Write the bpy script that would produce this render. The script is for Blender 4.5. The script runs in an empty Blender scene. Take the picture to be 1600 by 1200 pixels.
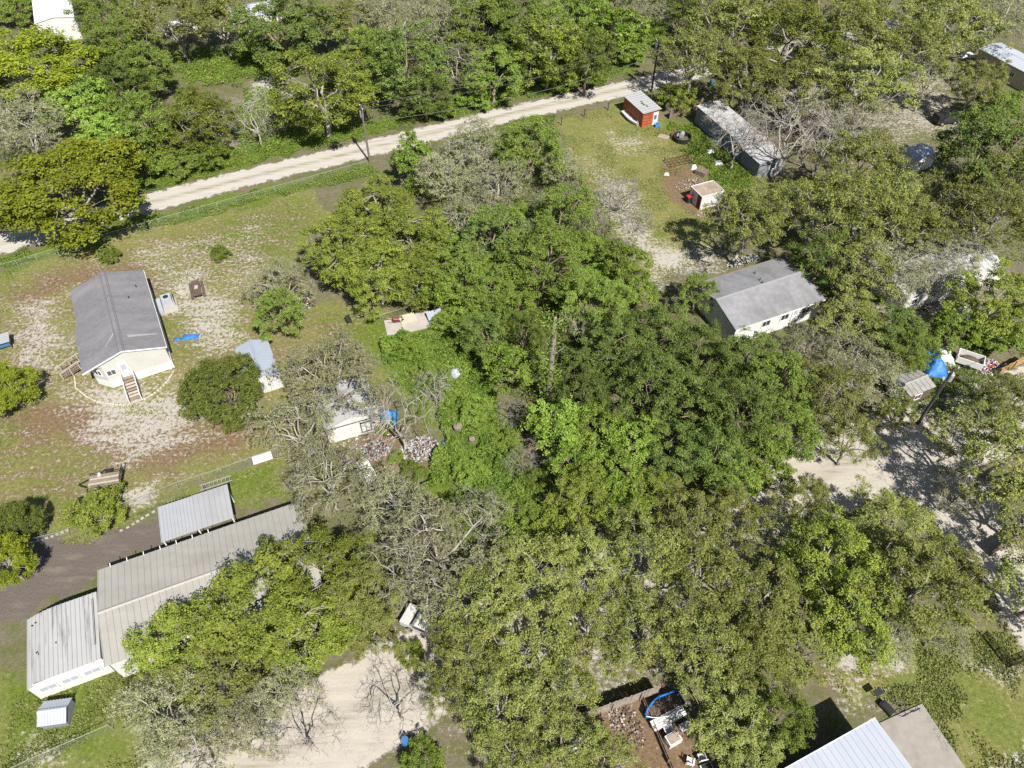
import bpy, math, random
import numpy as np
from mathutils import Vector, Matrix

# ---------------------------------------------------------------- camera, light
SC = bpy.context.scene
COL = SC.collection
FPX, PITCH, CAMH = 1150.0, math.radians(48.5), 60.0
cam_d = bpy.data.cameras.new('camera'); cam = bpy.data.objects.new('camera', cam_d); COL.objects.link(cam)
cam.location = (0, 0, CAMH); cam.rotation_euler = (math.pi/2 - PITCH, 0, 0)
cam_d.sensor_width = 36; cam_d.lens = FPX/1600*36; cam_d.clip_start = 1; cam_d.clip_end = 6000
SC.camera = cam
SUN_AZ, SUN_EL = math.radians(152), math.radians(50)      # azimuth clockwise from +Y
W = bpy.data.worlds.new('World'); SC.world = W; W.use_nodes = True
nt = W.node_tree; bg = nt.nodes['Background']; sky = nt.nodes.new('ShaderNodeTexSky')
sky.sky_type = 'NISHITA'; sky.sun_disc = False; sky.sun_elevation = SUN_EL; sky.sun_rotation = SUN_AZ
nt.links.new(sky.outputs[0], bg.inputs[0]); bg.inputs[1].default_value = 0.062
sun_d = bpy.data.lights.new('sun', 'SUN'); sun_d.energy = 5.0; sun_d.angle = math.radians(0.53); sun_d.color = (1, .955, .88)
sun = bpy.data.objects.new('sun', sun_d); COL.objects.link(sun)
sdir = Vector((math.sin(SUN_AZ)*math.cos(SUN_EL), math.cos(SUN_AZ)*math.cos(SUN_EL), math.sin(SUN_EL)))
sun.rotation_euler = sdir.to_track_quat('Z', 'Y').to_euler(); sun.location = sdir*200
vs = SC.view_settings; vs.view_transform = 'Standard'; vs.look = 'None'; vs.exposure = 0.84; vs.gamma = 1
SC.cycles.use_denoising = False
SC.cycles.max_bounces = 5; SC.cycles.diffuse_bounces = 3; SC.cycles.transmission_bounces = 4; SC.cycles.transparent_max_bounces = 6

# ---------------------------------------------------------------- helpers
def P(u, v, z=0.0):
    """point of the site at height z seen at photo pixel (u, v): used to survey the photograph"""
    x = (u-800)/FPX; y = -(v-600)/FPX
    r = (x, math.cos(PITCH)+y*math.sin(PITCH), -math.sin(PITCH)+y*math.cos(PITCH))
    t = (CAMH-z)/-r[2]
    return Vector((r[0]*t, r[1]*t, z))
def rng_of(p): return (p-Vector((0, 0, CAMH))).length
AX = math.radians(25.5)          # the lots, roads and houses all follow this direction
A = Vector((math.cos(AX), math.sin(AX), 0)); B = Vector((-math.sin(AX), math.cos(AX), 0))
R = math.radians

MATS = {}
def nodes_of(m):
    m.use_nodes = True; return m.node_tree, m.node_tree.nodes, m.node_tree.links
def ramp2(nt, fac, c0, c1, p0=0.3, p1=0.7):
    r = nt.nodes.new('ShaderNodeValToRGB'); r.color_ramp.elements[0].position = p0; r.color_ramp.elements[1].position = p1
    r.color_ramp.elements[0].color = (*c0, 1); r.color_ramp.elements[1].color = (*c1, 1)
    nt.links.new(fac, r.inputs[0]); return r.outputs[0]
def noise(nt, vec, scale, detail=3, rough=.55):
    n = nt.nodes.new('ShaderNodeTexNoise'); n.inputs['Scale'].default_value = scale; n.inputs['Detail'].default_value = detail
    n.inputs['Roughness'].default_value = rough
    if vec is not None: nt.links.new(vec, n.inputs['Vector'])
    return n.outputs['Fac']
def mixc(nt, fac, a, b, mode='MIX'):
    m = nt.nodes.new('ShaderNodeMix'); m.data_type = 'RGBA'; m.blend_type = mode
    for s, val in ((m.inputs[0], fac), (m.inputs[6], a), (m.inputs[7], b)):
        if isinstance(val, (int, float)): s.default_value = val
        elif isinstance(val, tuple): s.default_value = (*val, 1)
        else: nt.links.new(val, s)
    return m.outputs[2]
def math_n(nt, op, a, b=None, c=None, clamp=False):
    m = nt.nodes.new('ShaderNodeMath'); m.operation = op; m.use_clamp = clamp
    for s, val in zip(m.inputs, (a, b, c)):
        if val is None: continue
        if isinstance(val, (int, float)): s.default_value = val
        else: nt.links.new(val, s)
    return m.outputs[0]
def mapping(nt, vec, scale=(1, 1, 1), rot=(0, 0, 0)):
    m = nt.nodes.new('ShaderNodeMapping'); m.inputs['Scale'].default_value = scale; m.inputs['Rotation'].default_value = rot
    nt.links.new(vec, m.inputs['Vector']); return m.outputs[0]

def M(name, col, var=.18, scale=1.5, rough=.8, metal=0.0, stain=None, stain_scale=(.6, .6, .6), stain_amt=.5, spec=.3, stain_lo=.48, stain_hi=.72):
    """plain procedural material: colour with mottling, and stains or streaks of a second colour"""
    if name in MATS: return MATS[name]
    m = bpy.data.materials.new(name); nt, N, L = nodes_of(m); b = N['Principled BSDF']
    tc = N.new('ShaderNodeTexCoord'); oi = N.new('ShaderNodeObjectInfo')
    off = N.new('ShaderNodeVectorMath'); off.operation = 'SCALE'; off.inputs['Scale'].default_value = 1.0
    L.new(oi.outputs['Location'], off.inputs[0])
    ad = N.new('ShaderNodeVectorMath'); L.new(tc.outputs['Object'], ad.inputs[0]); L.new(off.outputs[0], ad.inputs[1])
    vec = ad.outputs[0]
    if not name.endswith('bark'): col = tuple(c*.84 for c in col); stain = stain and tuple(c*.84 for c in stain)
    lo = tuple(c*(1-var) for c in col); hi = tuple(min(.95, c*(1+var)) for c in col)
    c = ramp2(nt, noise(nt, vec, scale, 5, .65), lo, hi)
    if stain:
        f = noise(nt, mapping(nt, vec, stain_scale), 1.0, 5, .65)
        f = math_n(nt, 'MULTIPLY', math_n(nt, 'SMOOTHSTEP' if False else 'MULTIPLY_ADD', f, 1/(stain_hi-stain_lo), -stain_lo/(stain_hi-stain_lo), True), stain_amt)
        c = mixc(nt, f, c, stain)
    L.new(c, b.inputs['Base Color']); b.inputs['Roughness'].default_value = rough; b.inputs['Metallic'].default_value = metal
    b.inputs['Specular IOR Level'].default_value = spec
    MATS[name] = m; return m

def leaf_mat(name, c0, c1, c2, transl=.3):
    """c0 dark leaf, c1 usual leaf, c2 light or yellow leaf; varied by leaf, by clump and by tree"""
    m = bpy.data.materials.new(name); nt, N, L = nodes_of(m); b = N['Principled BSDF']
    g = N.new('ShaderNodeNewGeometry'); oi = N.new('ShaderNodeObjectInfo'); tc = N.new('ShaderNodeTexCoord')
    cr = N.new('ShaderNodeValToRGB'); e = cr.color_ramp.elements
    e[0].position = 0.0; e[0].color = (*c0, 1); e[1].position = 1.0; e[1].color = (*c2, 1)
    x = cr.color_ramp.elements.new(.5); x.color = (*c1, 1)
    cl = noise(nt, tc.outputs['Object'], .45, 3, .6)
    f = math_n(nt, 'MULTIPLY_ADD', g.outputs['Random Per Island'], .55, math_n(nt, 'MULTIPLY_ADD', cl, 1.1, -.33))
    f = math_n(nt, 'MULTIPLY_ADD', oi.outputs['Random'], .26, math_n(nt, 'ADD', f, -.13), True)
    L.new(f, cr.inputs[0])
    hs = N.new('ShaderNodeHueSaturation'); L.new(cr.outputs[0], hs.inputs['Color'])
    L.new(math_n(nt, 'MULTIPLY_ADD', oi.outputs['Random'], .024, .492), hs.inputs['Hue'])
    L.new(math_n(nt, 'MULTIPLY_ADD', oi.outputs['Random'], .34, .93), hs.inputs['Value'])
    hs.inputs['Saturation'].default_value = 1.0
    L.new(hs.outputs[0], b.inputs['Base Color']); b.inputs['Roughness'].default_value = .6; b.inputs['Specular IOR Level'].default_value = .2
    t = N.new('ShaderNodeBsdfTranslucent'); L.new(hs.outputs[0], t.inputs['Color'])
    mx = N.new('ShaderNodeMixShader'); mx.inputs[0].default_value = transl
    L.new(b.outputs[0], mx.inputs[1]); L.new(t.outputs[0], mx.inputs[2]); L.new(mx.outputs[0], N['Material Output'].inputs[0])
    MATS[name] = m; return m

# --- tagging and object building
def tag(o, label=None, cat=None, group=None, kind=None):
    if label: o['label'] = label
    if cat: o['category'] = cat
    if group: o['group'] = group
    if kind: o['kind'] = kind
    return o
def thing(name, label, cat, loc=(0, 0, 0), rz=0.0, group=None):
    o = bpy.data.objects.new(name, None); COL.objects.link(o); o.empty_display_size = .3
    o.location = loc; o.rotation_euler = (0, 0, rz); return tag(o, label, cat, group)
def link(name, me, mat, parent=None, loc=None):
    o = bpy.data.objects.new(name, me); COL.objects.link(o)
    if parent is not None: o.parent = parent
    if loc is not None: o.location = loc
    if mat is not None and not me.materials: me.materials.append(mat)
    return o
def np_mesh(name, V, F, smooth=False):
    """V (n,3); F (m,k) faces of one size"""
    V = np.asarray(V, np.float32); F = np.asarray(F, np.int32); me = bpy.data.meshes.new(name)
    k = F.shape[1]
    me.vertices.add(len(V)); me.vertices.foreach_set('co', V.ravel())
    me.loops.add(F.size); me.loops.foreach_set('vertex_index', F.ravel())
    me.polygons.add(len(F)); me.polygons.foreach_set('loop_start', np.arange(0, F.size, k, dtype=np.int32))
    me.polygons.foreach_set('loop_total', np.full(len(F), k, np.int32))
    me.update(calc_edges=True); me.validate()
    if smooth: me.polygons.foreach_set('use_smooth', np.ones(len(F), bool))
    return me
class MB:
    def __init__(s): s.v = []; s.f = []
    def add(s, vs, fs):
        n = len(s.v); s.v += [tuple(x) for x in vs]; s.f += [tuple(i+n for i in f) for f in fs]; return s
    def box(s, c, d, rz=0., rx=0., ry=0.):
        m = Matrix.Translation(c) @ Matrix.Rotation(rz, 4, 'Z') @ Matrix.Rotation(ry, 4, 'Y') @ Matrix.Rotation(rx, 4, 'X')
        vs = [m @ Vector((x*d[0]/2, y*d[1]/2, z*d[2]/2)) for x in (-1, 1) for y in (-1, 1) for z in (-1, 1)]
        return s.add(vs, [(0, 1, 3, 2), (4, 6, 7, 5), (0, 4, 5, 1), (2, 3, 7, 6), (0, 2, 6, 4), (1, 5, 7, 3)])
    def bar(s, p, q, w, h=None):
        p, q = Vector(p), Vector(q); d = q-p; h = h or w
        m = Matrix.Translation((p+q)/2) @ d.to_track_quat('X', 'Z').to_matrix().to_4x4()
        vs = [m @ Vector((x*d.length/2, y*w/2, z*h/2)) for x in (-1, 1) for y in (-1, 1) for z in (-1, 1)]
        return s.add(vs, [(0, 1, 3, 2), (4, 6, 7, 5), (0, 4, 5, 1), (2, 3, 7, 6), (0, 2, 6, 4), (1, 5, 7, 3)])
    def prism(s, poly, z0, z1):
        n = len(poly); vs = [(x, y, z0) for x, y in poly]+[(x, y, z1) for x, y in poly]
        fs = [tuple(range(n-1, -1, -1)), tuple(range(n, 2*n))]+[(i, (i+1) % n, (i+1) % n+n, i+n) for i in range(n)]
        return s.add(vs, fs)
    def extrude_x(s, poly, x0, x1):      # poly in (y, z)
        n = len(poly); vs = [(x0, y, z) for y, z in poly]+[(x1, y, z) for y, z in poly]
        fs = [tuple(range(n)), tuple(range(2*n-1, n-1, -1))]+[(i+n, (i+1) % n+n, (i+1) % n, i) for i in range(n)]
        return s.add(vs, fs)
    def tube(s, path, radii, sides=6, cap=True):
        path = [Vector(p) for p in path]; n0 = len(s.v); rings = []
        for i, p in enumerate(path):
            d = (path[min(i+1, len(path)-1)]-path[max(i-1, 0)]).normalized()
            q = d.to_track_quat('Z', 'Y'); r = radii[i] if hasattr(radii, '__len__') else radii
            s.v += [tuple(p + q @ Vector((r*math.cos(2*math.pi*k/sides), r*math.sin(2*math.pi*k/sides), 0))) for k in range(sides)]
        for i in range(len(path)-1):
            for k in range(sides):
                a = n0+i*sides+k; b = n0+i*sides+(k+1) % sides
                s.f.append((a, b, b+sides, a+sides))
        if cap:
            s.f.append(tuple(n0+k for k in range(sides-1, -1, -1))); s.f.append(tuple(n0+(len(path)-1)*sides+k for k in range(sides)))
        return s
    def lathe(s, prof, c=(0, 0, 0), sides=12, sx=1., sy=1.):
        n0 = len(s.v)
        for r, z in prof:
            s.v += [(c[0]+sx*r*math.cos(2*math.pi*k/sides), c[1]+sy*r*math.sin(2*math.pi*k/sides), c[2]+z) for k in range(sides)]
        for i in range(len(prof)-1):
            for k in range(sides):
                a = n0+i*sides+k; b = n0+i*sides+(k+1) % sides; s.f.append((a, b, b+sides, a+sides))
        s.f.append(tuple(n0+k for k in range(sides-1, -1, -1))); s.f.append(tuple(n0+(len(prof)-1)*sides+k for k in range(sides)))
        return s
    def mesh(s, name):
        me = bpy.data.meshes.new(name); me.from_pydata(s.v, [], s.f); me.update(); return me
    def build(s, name, mat, parent=None, loc=None, smooth=False):
        me = s.mesh(name)
        if smooth: me.polygons.foreach_set('use_smooth', np.ones(len(me.polygons), bool))
        return link(name, me, mat, parent, loc)

# --- noise in numpy
def vnoise(x, y, scale, seed=0):
    x = np.asarray(x)*scale; y = np.asarray(y)*scale
    xi = np.floor(x).astype(np.int64); yi = np.floor(y).astype(np.int64); fx = x-xi; fy = y-yi
    fx = fx*fx*(3-2*fx); fy = fy*fy*(3-2*fy)
    def h(a, b):
        n = (a*374761393 + b*668265263 + seed*1442695041) & 0x7fffffff
        n = ((n ^ (n >> 13))*1274126177) & 0x7fffffff
        return ((n ^ (n >> 16)) & 0xffff)/65535.0
    return (h(xi, yi)*(1-fx)+h(xi+1, yi)*fx)*(1-fy)+(h(xi, yi+1)*(1-fx)+h(xi+1, yi+1)*fx)*fy
def fbm(x, y, scale, seed=0, o=3):
    return sum(vnoise(x, y, scale*2**i, seed+i)*.5**i for i in range(o))/sum(.5**i for i in range(o))
def in_poly(x, y, poly):
    c = np.zeros(x.shape, bool); n = len(poly)
    for i in range(n):
        x0, y0 = poly[i]; x1, y1 = poly[(i+1) % n]
        if y0 == y1: continue
        c ^= ((y0 > y) != (y1 > y)) & (x < (x1-x0)*(y-y0)/(y1-y0)+x0)
    return c
def d_poly(x, y, poly):
    d = np.full(x.shape, 1e9); n = len(poly)
    for i in range(n):
        x0, y0 = poly[i]; x1, y1 = poly[(i+1) % n]; dx, dy = x1-x0, y1-y0
        t = np.clip(((x-x0)*dx+(y-y0)*dy)/(dx*dx+dy*dy+1e-9), 0, 1)
        d = np.minimum(d, np.hypot(x-x0-t*dx, y-y0-t*dy))
    return np.where(in_poly(x, y, poly), d, -d)
def site(pts): return [tuple(P(*p)[:2]) for p in pts]

# ---------------------------------------------------------------- ground
# patches of ground surveyed from the photograph (corner points on the ground)
YARD = site([(-60, 440), (60, 408), (230, 362), (480, 298), (510, 340), (450, 420), (485, 480), (600, 470), (605, 600), (440, 640), (430, 705), (270, 775), (100, 840), (-60, 900)])
LAWNS = [YARD,
  site([(-60, 990), (40, 1085), (200, 1040), (230, 1110), (210, 1260), (-80, 1260)]),
  site([(90, 850), (430, 718), (480, 770), (245, 792), (150, 852)]),
  site([(870, 190), (990, 158), (1060, 195), (1085, 280), (1110, 330), (1120, 400), (1060, 430), (1000, 445), (990, 380), (925, 330), (890, 260)]),
  site([(1300, 1060), (1440, 1000), (1540, 985), (1640, 1000), (1660, 1260), (1510, 1260), (1440, 1100), (1330, 1110)])]
FIELDS = {
 'lush': [(site([(1040, 190), (1100, 190), (1180, 270), (1190, 330), (1140, 310), (1080, 250), (1050, 215)]), 1, 2),
          (site([(230, 300), (380, 262), (520, 225), (600, 205), (800, 160), (1000, 108), (1000, 90), (800, 135), (600, 180), (420, 215), (230, 270)]), .95, 1.5),
          (site([(200, 345), (590, 252), (590, 268), (220, 365), (0, 428), (0, 402)]), .9, 1),
          (site([(265, 85), (460, 60), (470, 120), (400, 125), (280, 125)]), 1, 3),
          (site([(1450, 1010), (1600, 1060), (1620, 1200), (1500, 1160)]), .55, 3),
          (site([(0, 640), (45, 600), (60, 640), (0, 700)]), .9, 2),
          (site([(260, 370), (480, 300), (505, 345), (440, 425), (340, 440)]), .62, 3), (site([(30, 740), (130, 720), (160, 800), (60, 840)]), .6, 3), (site([(480, 490), (590, 475), (600, 600), (500, 560)]), .6, 2),
          (site([(0, 1030), (180, 1050), (210, 1200), (0, 1200)]), .75, 2),
          (site([(560, 500), (700, 480), (760, 560), (800, 700), (830, 850), (740, 860), (650, 760), (690, 690), (600, 600)]), 1, 2),
          (site([(100, 850), (430, 722), (470, 775), (250, 788), (160, 850)]), .8, 1.5)],
 'brown': [(YARD, .46, 3),
          (site([(0, 640), (90, 600), (200, 640), (420, 640), (425, 700), (250, 760), (130, 740), (100, 700), (0, 740)]), .75, 3),
           (site([(0, 440), (130, 410), (240, 400), (300, 480), (100, 470), (100, 600), (0, 620)]), .7, 3),
           (site([(250, 395), (420, 340), (440, 420), (300, 480)]), .5, 3),
           (site([(1040, 255), (1085, 270), (1110, 345), (1060, 330), (1040, 290)]), .9, 1.5),
           (site([(930, 1110), (1030, 1070), (1120, 1200), (1010, 1230), (960, 1200)]), 1, .6),
           (site([(540, 660), (660, 660), (700, 740), (590, 750), (540, 730)]), .5, 1.5),
           (site([(1240, 1050), (1370, 1000), (1400, 1050), (1290, 1130)]), .5, 1.5)],
 'sand': [(YARD, .17, 3),
          (site([(230, 380), (420, 330), (430, 430), (330, 560), (250, 500)]), .36, 3), (site([(60, 560), (330, 560), (420, 660), (300, 720), (130, 740)]), .36, 3),
          (site([(0, 470), (110, 455), (120, 600), (60, 620), (0, 560)]), .55, 3),
          (site([(110, 600), (270, 590), (340, 640), (300, 700), (180, 750), (130, 690), (100, 640)]), .62, 3),
          (site([(215, 400), (330, 420), (400, 480), (390, 540), (290, 560), (250, 480)]), .55, 3),
          (site([(190, 755), (270, 745), (240, 790), (190, 790)]), .8, 1),
          (site([(200, 372), (290, 380), (280, 430), (215, 420)]), .45, 2),
          (site([(920, 250), (990, 300), (1030, 380), (1130, 390), (1130, 420), (1020, 445), (1000, 400), (935, 320)]), .72, 2.5),
          (site([(930, 200), (1000, 210), (1040, 240), (960, 240)]), .4, 2),
          (site([(395, 130), (450, 125), (440, 145), (395, 150)]), .95, 1.5),
          (site([(1300, 1010), (1385, 990), (1400, 1040), (1310, 1070)]), .8, 1.5),
          (site([(1330, 1070), (1400, 1085), (1380, 1115), (1320, 1110)]), .55, 1.5),
          (site([(1520, 1035), (1590, 1030), (1600, 1065), (1560, 1065)]), .8, 1.2),
          (site([(30, 1180), (100, 1160), (100, 1200), (30, 1220)]), .7, 1.2),
          (site([(1540, 1190), (1640, 1140), (1640, 1230), (1540, 1230)]), .8, 1.2),
          (site([(630, 960), (1180, 830), (1250, 900), (1060, 1060), (900, 1110), (700, 1120)]), .5, 4),
          (site([(1150, 70), (1450, 60), (1500, 140), (1480, 210), (1250, 230), (1180, 160)]), .5, 5),
          (site([(1400, 140), (1500, 150), (1520, 215), (1420, 215)]), .45, 2),
          (site([(1290, 380), (1560, 370), (1560, 520), (1330, 520)]), .42, 4),
          (site([(300, 205), (370, 195), (380, 240), (330, 245)]), .45, 2),
          (site([(1180, 690), (1290, 680), (1290, 760), (1200, 770)]), .6, 2.5)],
 'mulch': [(site([(-40, 900), (55, 838), (110, 845), (252, 818), (262, 852), (150, 892), (152, 925), (35, 968), (-40, 1005)]), 1, .8)],
}
def ground():
    xs = np.arange(-132, 132.1, .55); ys = np.arange(4, 186.1, .55)
    ext = [-2500, -900, -350]; xs = np.concatenate([ext, xs, [350, 900, 2500]]); ys = np.concatenate([[-900, -200, -50], ys, [350, 900, 2500]])
    X, Y = np.meshgrid(xs, ys); nx, ny = len(xs), len(ys)
    Z = np.zeros_like(X)
    V = np.stack([X.ravel(), Y.ravel(), Z.ravel()], 1)
    i = np.arange((nx-1)*(ny-1)); r, c = i//(nx-1), i % (nx-1); a = r*nx+c
    me = np_mesh('ground', V, np.stack([a, a+1, a+nx+1, a+nx], 1))
    x, y = X.ravel(), Y.ravel()
    wx = x+(fbm(x, y, .35, 3)-.5)*4; wy = y+(fbm(x, y, .35, 9)-.5)*4
    def field(polys):
        f = np.zeros(x.shape)
        for poly, val, fe in polys:
            d = d_poly(wx, wy, poly); f = np.maximum(f, val*np.clip(.5+d/(2*fe), 0, 1))
        return f
    F = {k: field(p) for k, p in FIELDS.items()}
    F['lawn'] = field([(p, 1, 1.2) for p in LAWNS])
    for k, f in F.items():
        at = me.attributes.new(k, 'FLOAT', 'POINT'); at.data.foreach_set('value', f.astype(np.float32))
    m = bpy.data.materials.new('ground'); nt, N, L = nodes_of(m); b = N['Principled BSDF']
    g = N.new('ShaderNodeNewGeometry'); pos = g.outputs['Position']
    def attr(n):
        t = N.new('ShaderNodeAttribute'); t.attribute_name = n; return t.outputs['Fac']
    n_big = noise(nt, pos, .12, 3); n_mid = noise(nt, pos, .7, 5, .65); n_fine = noise(nt, pos, 3.5, 5, .7); n_vf = noise(nt, pos, 11, 3, .7)
    wv = mapping(nt, pos, (.35, 1.2, 1), (0, 0, -AX)); n_str = noise(nt, wv, .8, 5, .65)
    def thresh(a, n, k=1.0, soft=.16):        # attribute a spread by noise n
        t = math_n(nt, 'ADD', a, math_n(nt, 'MULTIPLY_ADD', n, k, -.5*k-.5))
        return math_n(nt, 'MULTIPLY_ADD', t, 1/soft, .5, True)
    n_sp = noise(nt, pos, 2.6, 8, .8)                      # speckle: patches down to single tussocks
    litter = mixc(nt, n_sp, (.06, .05, .035), (.24, .205, .15))
    weeds = mixc(nt, n_sp, (.035, .05, .014), (.16, .17, .055))
    woods = mixc(nt, thresh(n_mid, n_big, .6, .3), litter, weeds)
    tus = math_n(nt, 'MULTIPLY_ADD', n_sp, 2.6, -.8, True)
    g1 = mixc(nt, tus, (.07, .09, .02), (.195, .215, .06)); g2 = mixc(nt, tus, (.105, .10, .03), (.27, .245, .10))
    lawn = mixc(nt, thresh(n_big, n_mid, 1.4, .5), g1, g2)
    c = mixc(nt, thresh(attr('lawn'), n_mid, .5, .4), woods, lawn)
    lush = mixc(nt, tus, (.045, .075, .01), (.16, .20, .035))
    c = mixc(nt, thresh(attr('lush'), n_mid, 1.0, .4), c, lush)
    br = mixc(nt, tus, (.09, .058, .034), (.23, .158, .098))
    c = mixc(nt, thresh(attr('brown'), math_n(nt, 'MULTIPLY_ADD', n_sp, .5, math_n(nt, 'MULTIPLY', n_str, .5)), 2.0, .3), c, br)
    sd = mixc(nt, n_vf, (.27, .245, .21), (.47, .44, .395))
    sn = math_n(nt, 'MULTIPLY_ADD', n_sp, .78, math_n(nt, 'MULTIPLY', n_str, .26))
    c = mixc(nt, thresh(attr('sand'), math_n(nt, 'ADD', sn, -.02), 4.2, .3), c, sd)
    mu = mixc(nt, n_vf, (.06, .05, .043), (.18, .152, .132))
    mu = mixc(nt, math_n(nt, 'MULTIPLY_ADD', n_vf, 14, -9.6, True), mu, (.4, .36, .32))
    mu = mixc(nt, math_n(nt, 'MULTIPLY_ADD', n_str, 3.5, -1.75, True), mu, (.19, .165, .14))
    mu = mixc(nt, math_n(nt, 'MULTIPLY_ADD', n_sp, 4, -2.6, True), mu, (.12, .12, .05))
    c = mixc(nt, thresh(attr('mulch'), n_mid, .5, .2), c, mu)
    L.new(c, b.inputs['Base Color']); b.inputs['Roughness'].default_value = .95; b.inputs['Specular IOR Level'].default_value = .1
    bp = N.new('ShaderNodeBump'); bp.inputs['Strength'].default_value = .7; bp.inputs['Distance'].default_value = .12
    L.new(math_n(nt, 'ADD', n_fine, n_vf), bp.inputs['Height']); L.new(bp.outputs[0], b.inputs['Normal'])
    o = link('ground', me, m); tag(o, 'sandy grass and leaf litter ground under everything', None, kind='structure'); return o
ground()

def sand_mat(name, lo, hi, track):
    m = bpy.data.materials.new(name); nt, N, L = nodes_of(m); b = N['Principled BSDF']
    g = N.new('ShaderNodeNewGeometry'); pos = g.outputs['Position']
    def attr(n):
        t = N.new('ShaderNodeAttribute'); t.attribute_name = n; return t.outputs['Fac']
    al = mapping(nt, pos, (.12, 1.6, 1), (0, 0, -AX))
    c = mixc(nt, noise(nt, al, 1.0, 5, .65), lo, hi)
    c = mixc(nt, math_n(nt, 'MULTIPLY', noise(nt, pos, 6, 4, .7), .5), c, tuple(x*.75 for x in lo))
    c = mixc(nt, math_n(nt, 'MULTIPLY_ADD', noise(nt, mapping(nt, pos, (.25, .8, 1), (0, 0, -AX)), 1.0, 6, .7), 3.2, -1.75, True), c, tuple(x*.6 for x in lo))
    mid = math_n(nt, 'MULTIPLY', attr('median'), math_n(nt, 'MULTIPLY_ADD', noise(nt, al, 1.4, 5, .7), 4, -1.45, True))
    c = mixc(nt, mid, c, track)
    L.new(c, b.inputs['Base Color']); b.inputs['Roughness'].default_value = .95; b.inputs['Specular IOR Level'].default_value = .1
    bp = N.new('ShaderNodeBump'); bp.inputs['Strength'].default_value = .5; bp.inputs['Distance'].default_value = .08
    L.new(noise(nt, pos, 4, 5, .7), bp.inputs['Height']); L.new(bp.outputs[0], b.inputs['Normal'])
    a = math_n(nt, 'ADD', attr('edge'), math_n(nt, 'MULTIPLY_ADD', noise(nt, pos, .9, 7, .72), 3.6, -1.8))
    a = math_n(nt, 'MULTIPLY_ADD', a, 2.5, .1, True)
    tr = N.new('ShaderNodeBsdfTransparent'); mx = N.new('ShaderNodeMixShader')
    L.new(a, mx.inputs[0]); L.new(tr.outputs[0], mx.inputs[1]); L.new(b.outputs[0], mx.inputs[2]); L.new(mx.outputs[0], N['Material Output'].inputs[0])
    return m
def strip(name, pts, hw, z, mat, label, seed=0, tracks=True):
    """a track of packed sand along a line of ground points"""
    pts = [Vector((p[0], p[1], 0)) for p in pts]; path = []; hws = []
    for i in range(len(pts)-1):
        n = max(1, int((pts[i+1]-pts[i]).length/.8))
        for k in range(n):
            path.append(pts[i].lerp(pts[i+1], k/n)); hws.append(hw[i]+(hw[i+1]-hw[i])*k/n)
    path.append(pts[-1]); hws.append(hw[-1]); nc = 13; V = []; ed = []; md = []
    for i, p in enumerate(path):
        d = (path[min(i+3, len(path)-1)]-path[max(i-3, 0)]).normalized(); nrm = Vector((-d.y, d.x, 0))
        wob = (float(fbm(np.array([i*.8]), np.array([0.]), .12, seed)[0])-.5)*1.2
        for k in range(nc):
            s = (k/(nc-1)*2-1); q = p+nrm*(s*(hws[i]+1.0)+wob*.5); V.append((q.x, q.y, z))
            ed.append(((hws[i]-abs(s)*(hws[i]+1.0))/1.0)+.2 if abs(s) < .999 else -2.0); md.append((math.exp(-(s/.16)**2)+.35*math.exp(-((abs(s)-.45)/.07)**2)) if tracks else 0)
    n = len(path); i = np.arange((n-1)*(nc-1)); r, c = i//(nc-1), i % (nc-1); a = r*nc+c
    me = np_mesh(name, V, np.stack([a, a+nc, a+nc+1, a+1], 1))
    for k, f in (('edge', ed), ('median', md)):
        at = me.attributes.new(k, 'FLOAT', 'POINT'); at.data.foreach_set('value', np.array(f, np.float32))
    return tag(link(name, me, mat), label, None, kind='structure')
m_road = sand_mat('road_sand', (.36, .335, .30), (.51, .48, .44), (.18, .17, .10))
m_lane = sand_mat('lane_sand', (.33, .30, .255), (.49, .455, .40), (.22, .20, .15))
c0, c1 = P(0, 382), P(1020, 130)
road_line = [P(0, 382)-A*70-B*6, P(0, 382), P(220, 319), P(400, 274), P(590, 228), P(800, 177), P(1020, 128), P(1020, 128)+A*60]
strip('dirt_road', road_line, [2.3, 2.3, 2.3, 2.2, 2.2, 2.2, 2.3, 2.3], .004, m_road, 'pale packed sand road crossing behind the yards', 1)
strip('sandy_lane', [P(330, 1240)-A*30, P(330, 1230), P(600, 1085), P(850, 965), P(1100, 845), P(1350, 712), P(1510, 668), P(1510, 668)+A*40],
      [3.5, 3.8, 4.0, 3.4, 3.2, 4.4, 4.4, 2.6], .004, m_lane, 'cream sand lane running under the oaks', 4)
strip('sand_clearing', [P(1400, 690), P(1460, 735), P(1510, 800), P(1560, 880), P(1600, 950), P(1640, 1030)], [5.6, 4.8, 3.4, 2.5, 2.0, 1.8], .008, m_lane,
      'dappled sand drive turning off the lane at right', 7, False)

# ---------------------------------------------------------------- materials of things
m_shingle = M('grey_shingle', (.17, .167, .175), .14, 2.2, .9, stain=(.27, .265, .27), stain_scale=(.5, .07, .3), stain_amt=.55)
m_shingle2 = M('pale_shingle', (.24, .24, .252), .16, 1.6, .9, stain=(.15, .148, .15), stain_scale=(.5, .22, .3), stain_amt=.7, stain_lo=.45, stain_hi=.66)
m_ridge = M('ridge_shingle', (.15, .148, .155), .15, 5, .9)
m_siding = M('cream_siding', (.50, .50, .465), .05, .6, .6)
m_white = M('white_paint', (.64, .63, .61), .06, 2, .5, stain=(.5, .47, .42), stain_scale=(1.2, 1.2, .5), stain_amt=.25)
m_trim = M('white_trim', (.70, .70, .69), .04, 2, .45)
m_metal_tan = M('tan_metal_roof', (.335, .322, .29), .06, .5, .5, stain=(.25, .235, .205), stain_scale=(.22, .5, .5), stain_amt=.6)
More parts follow.
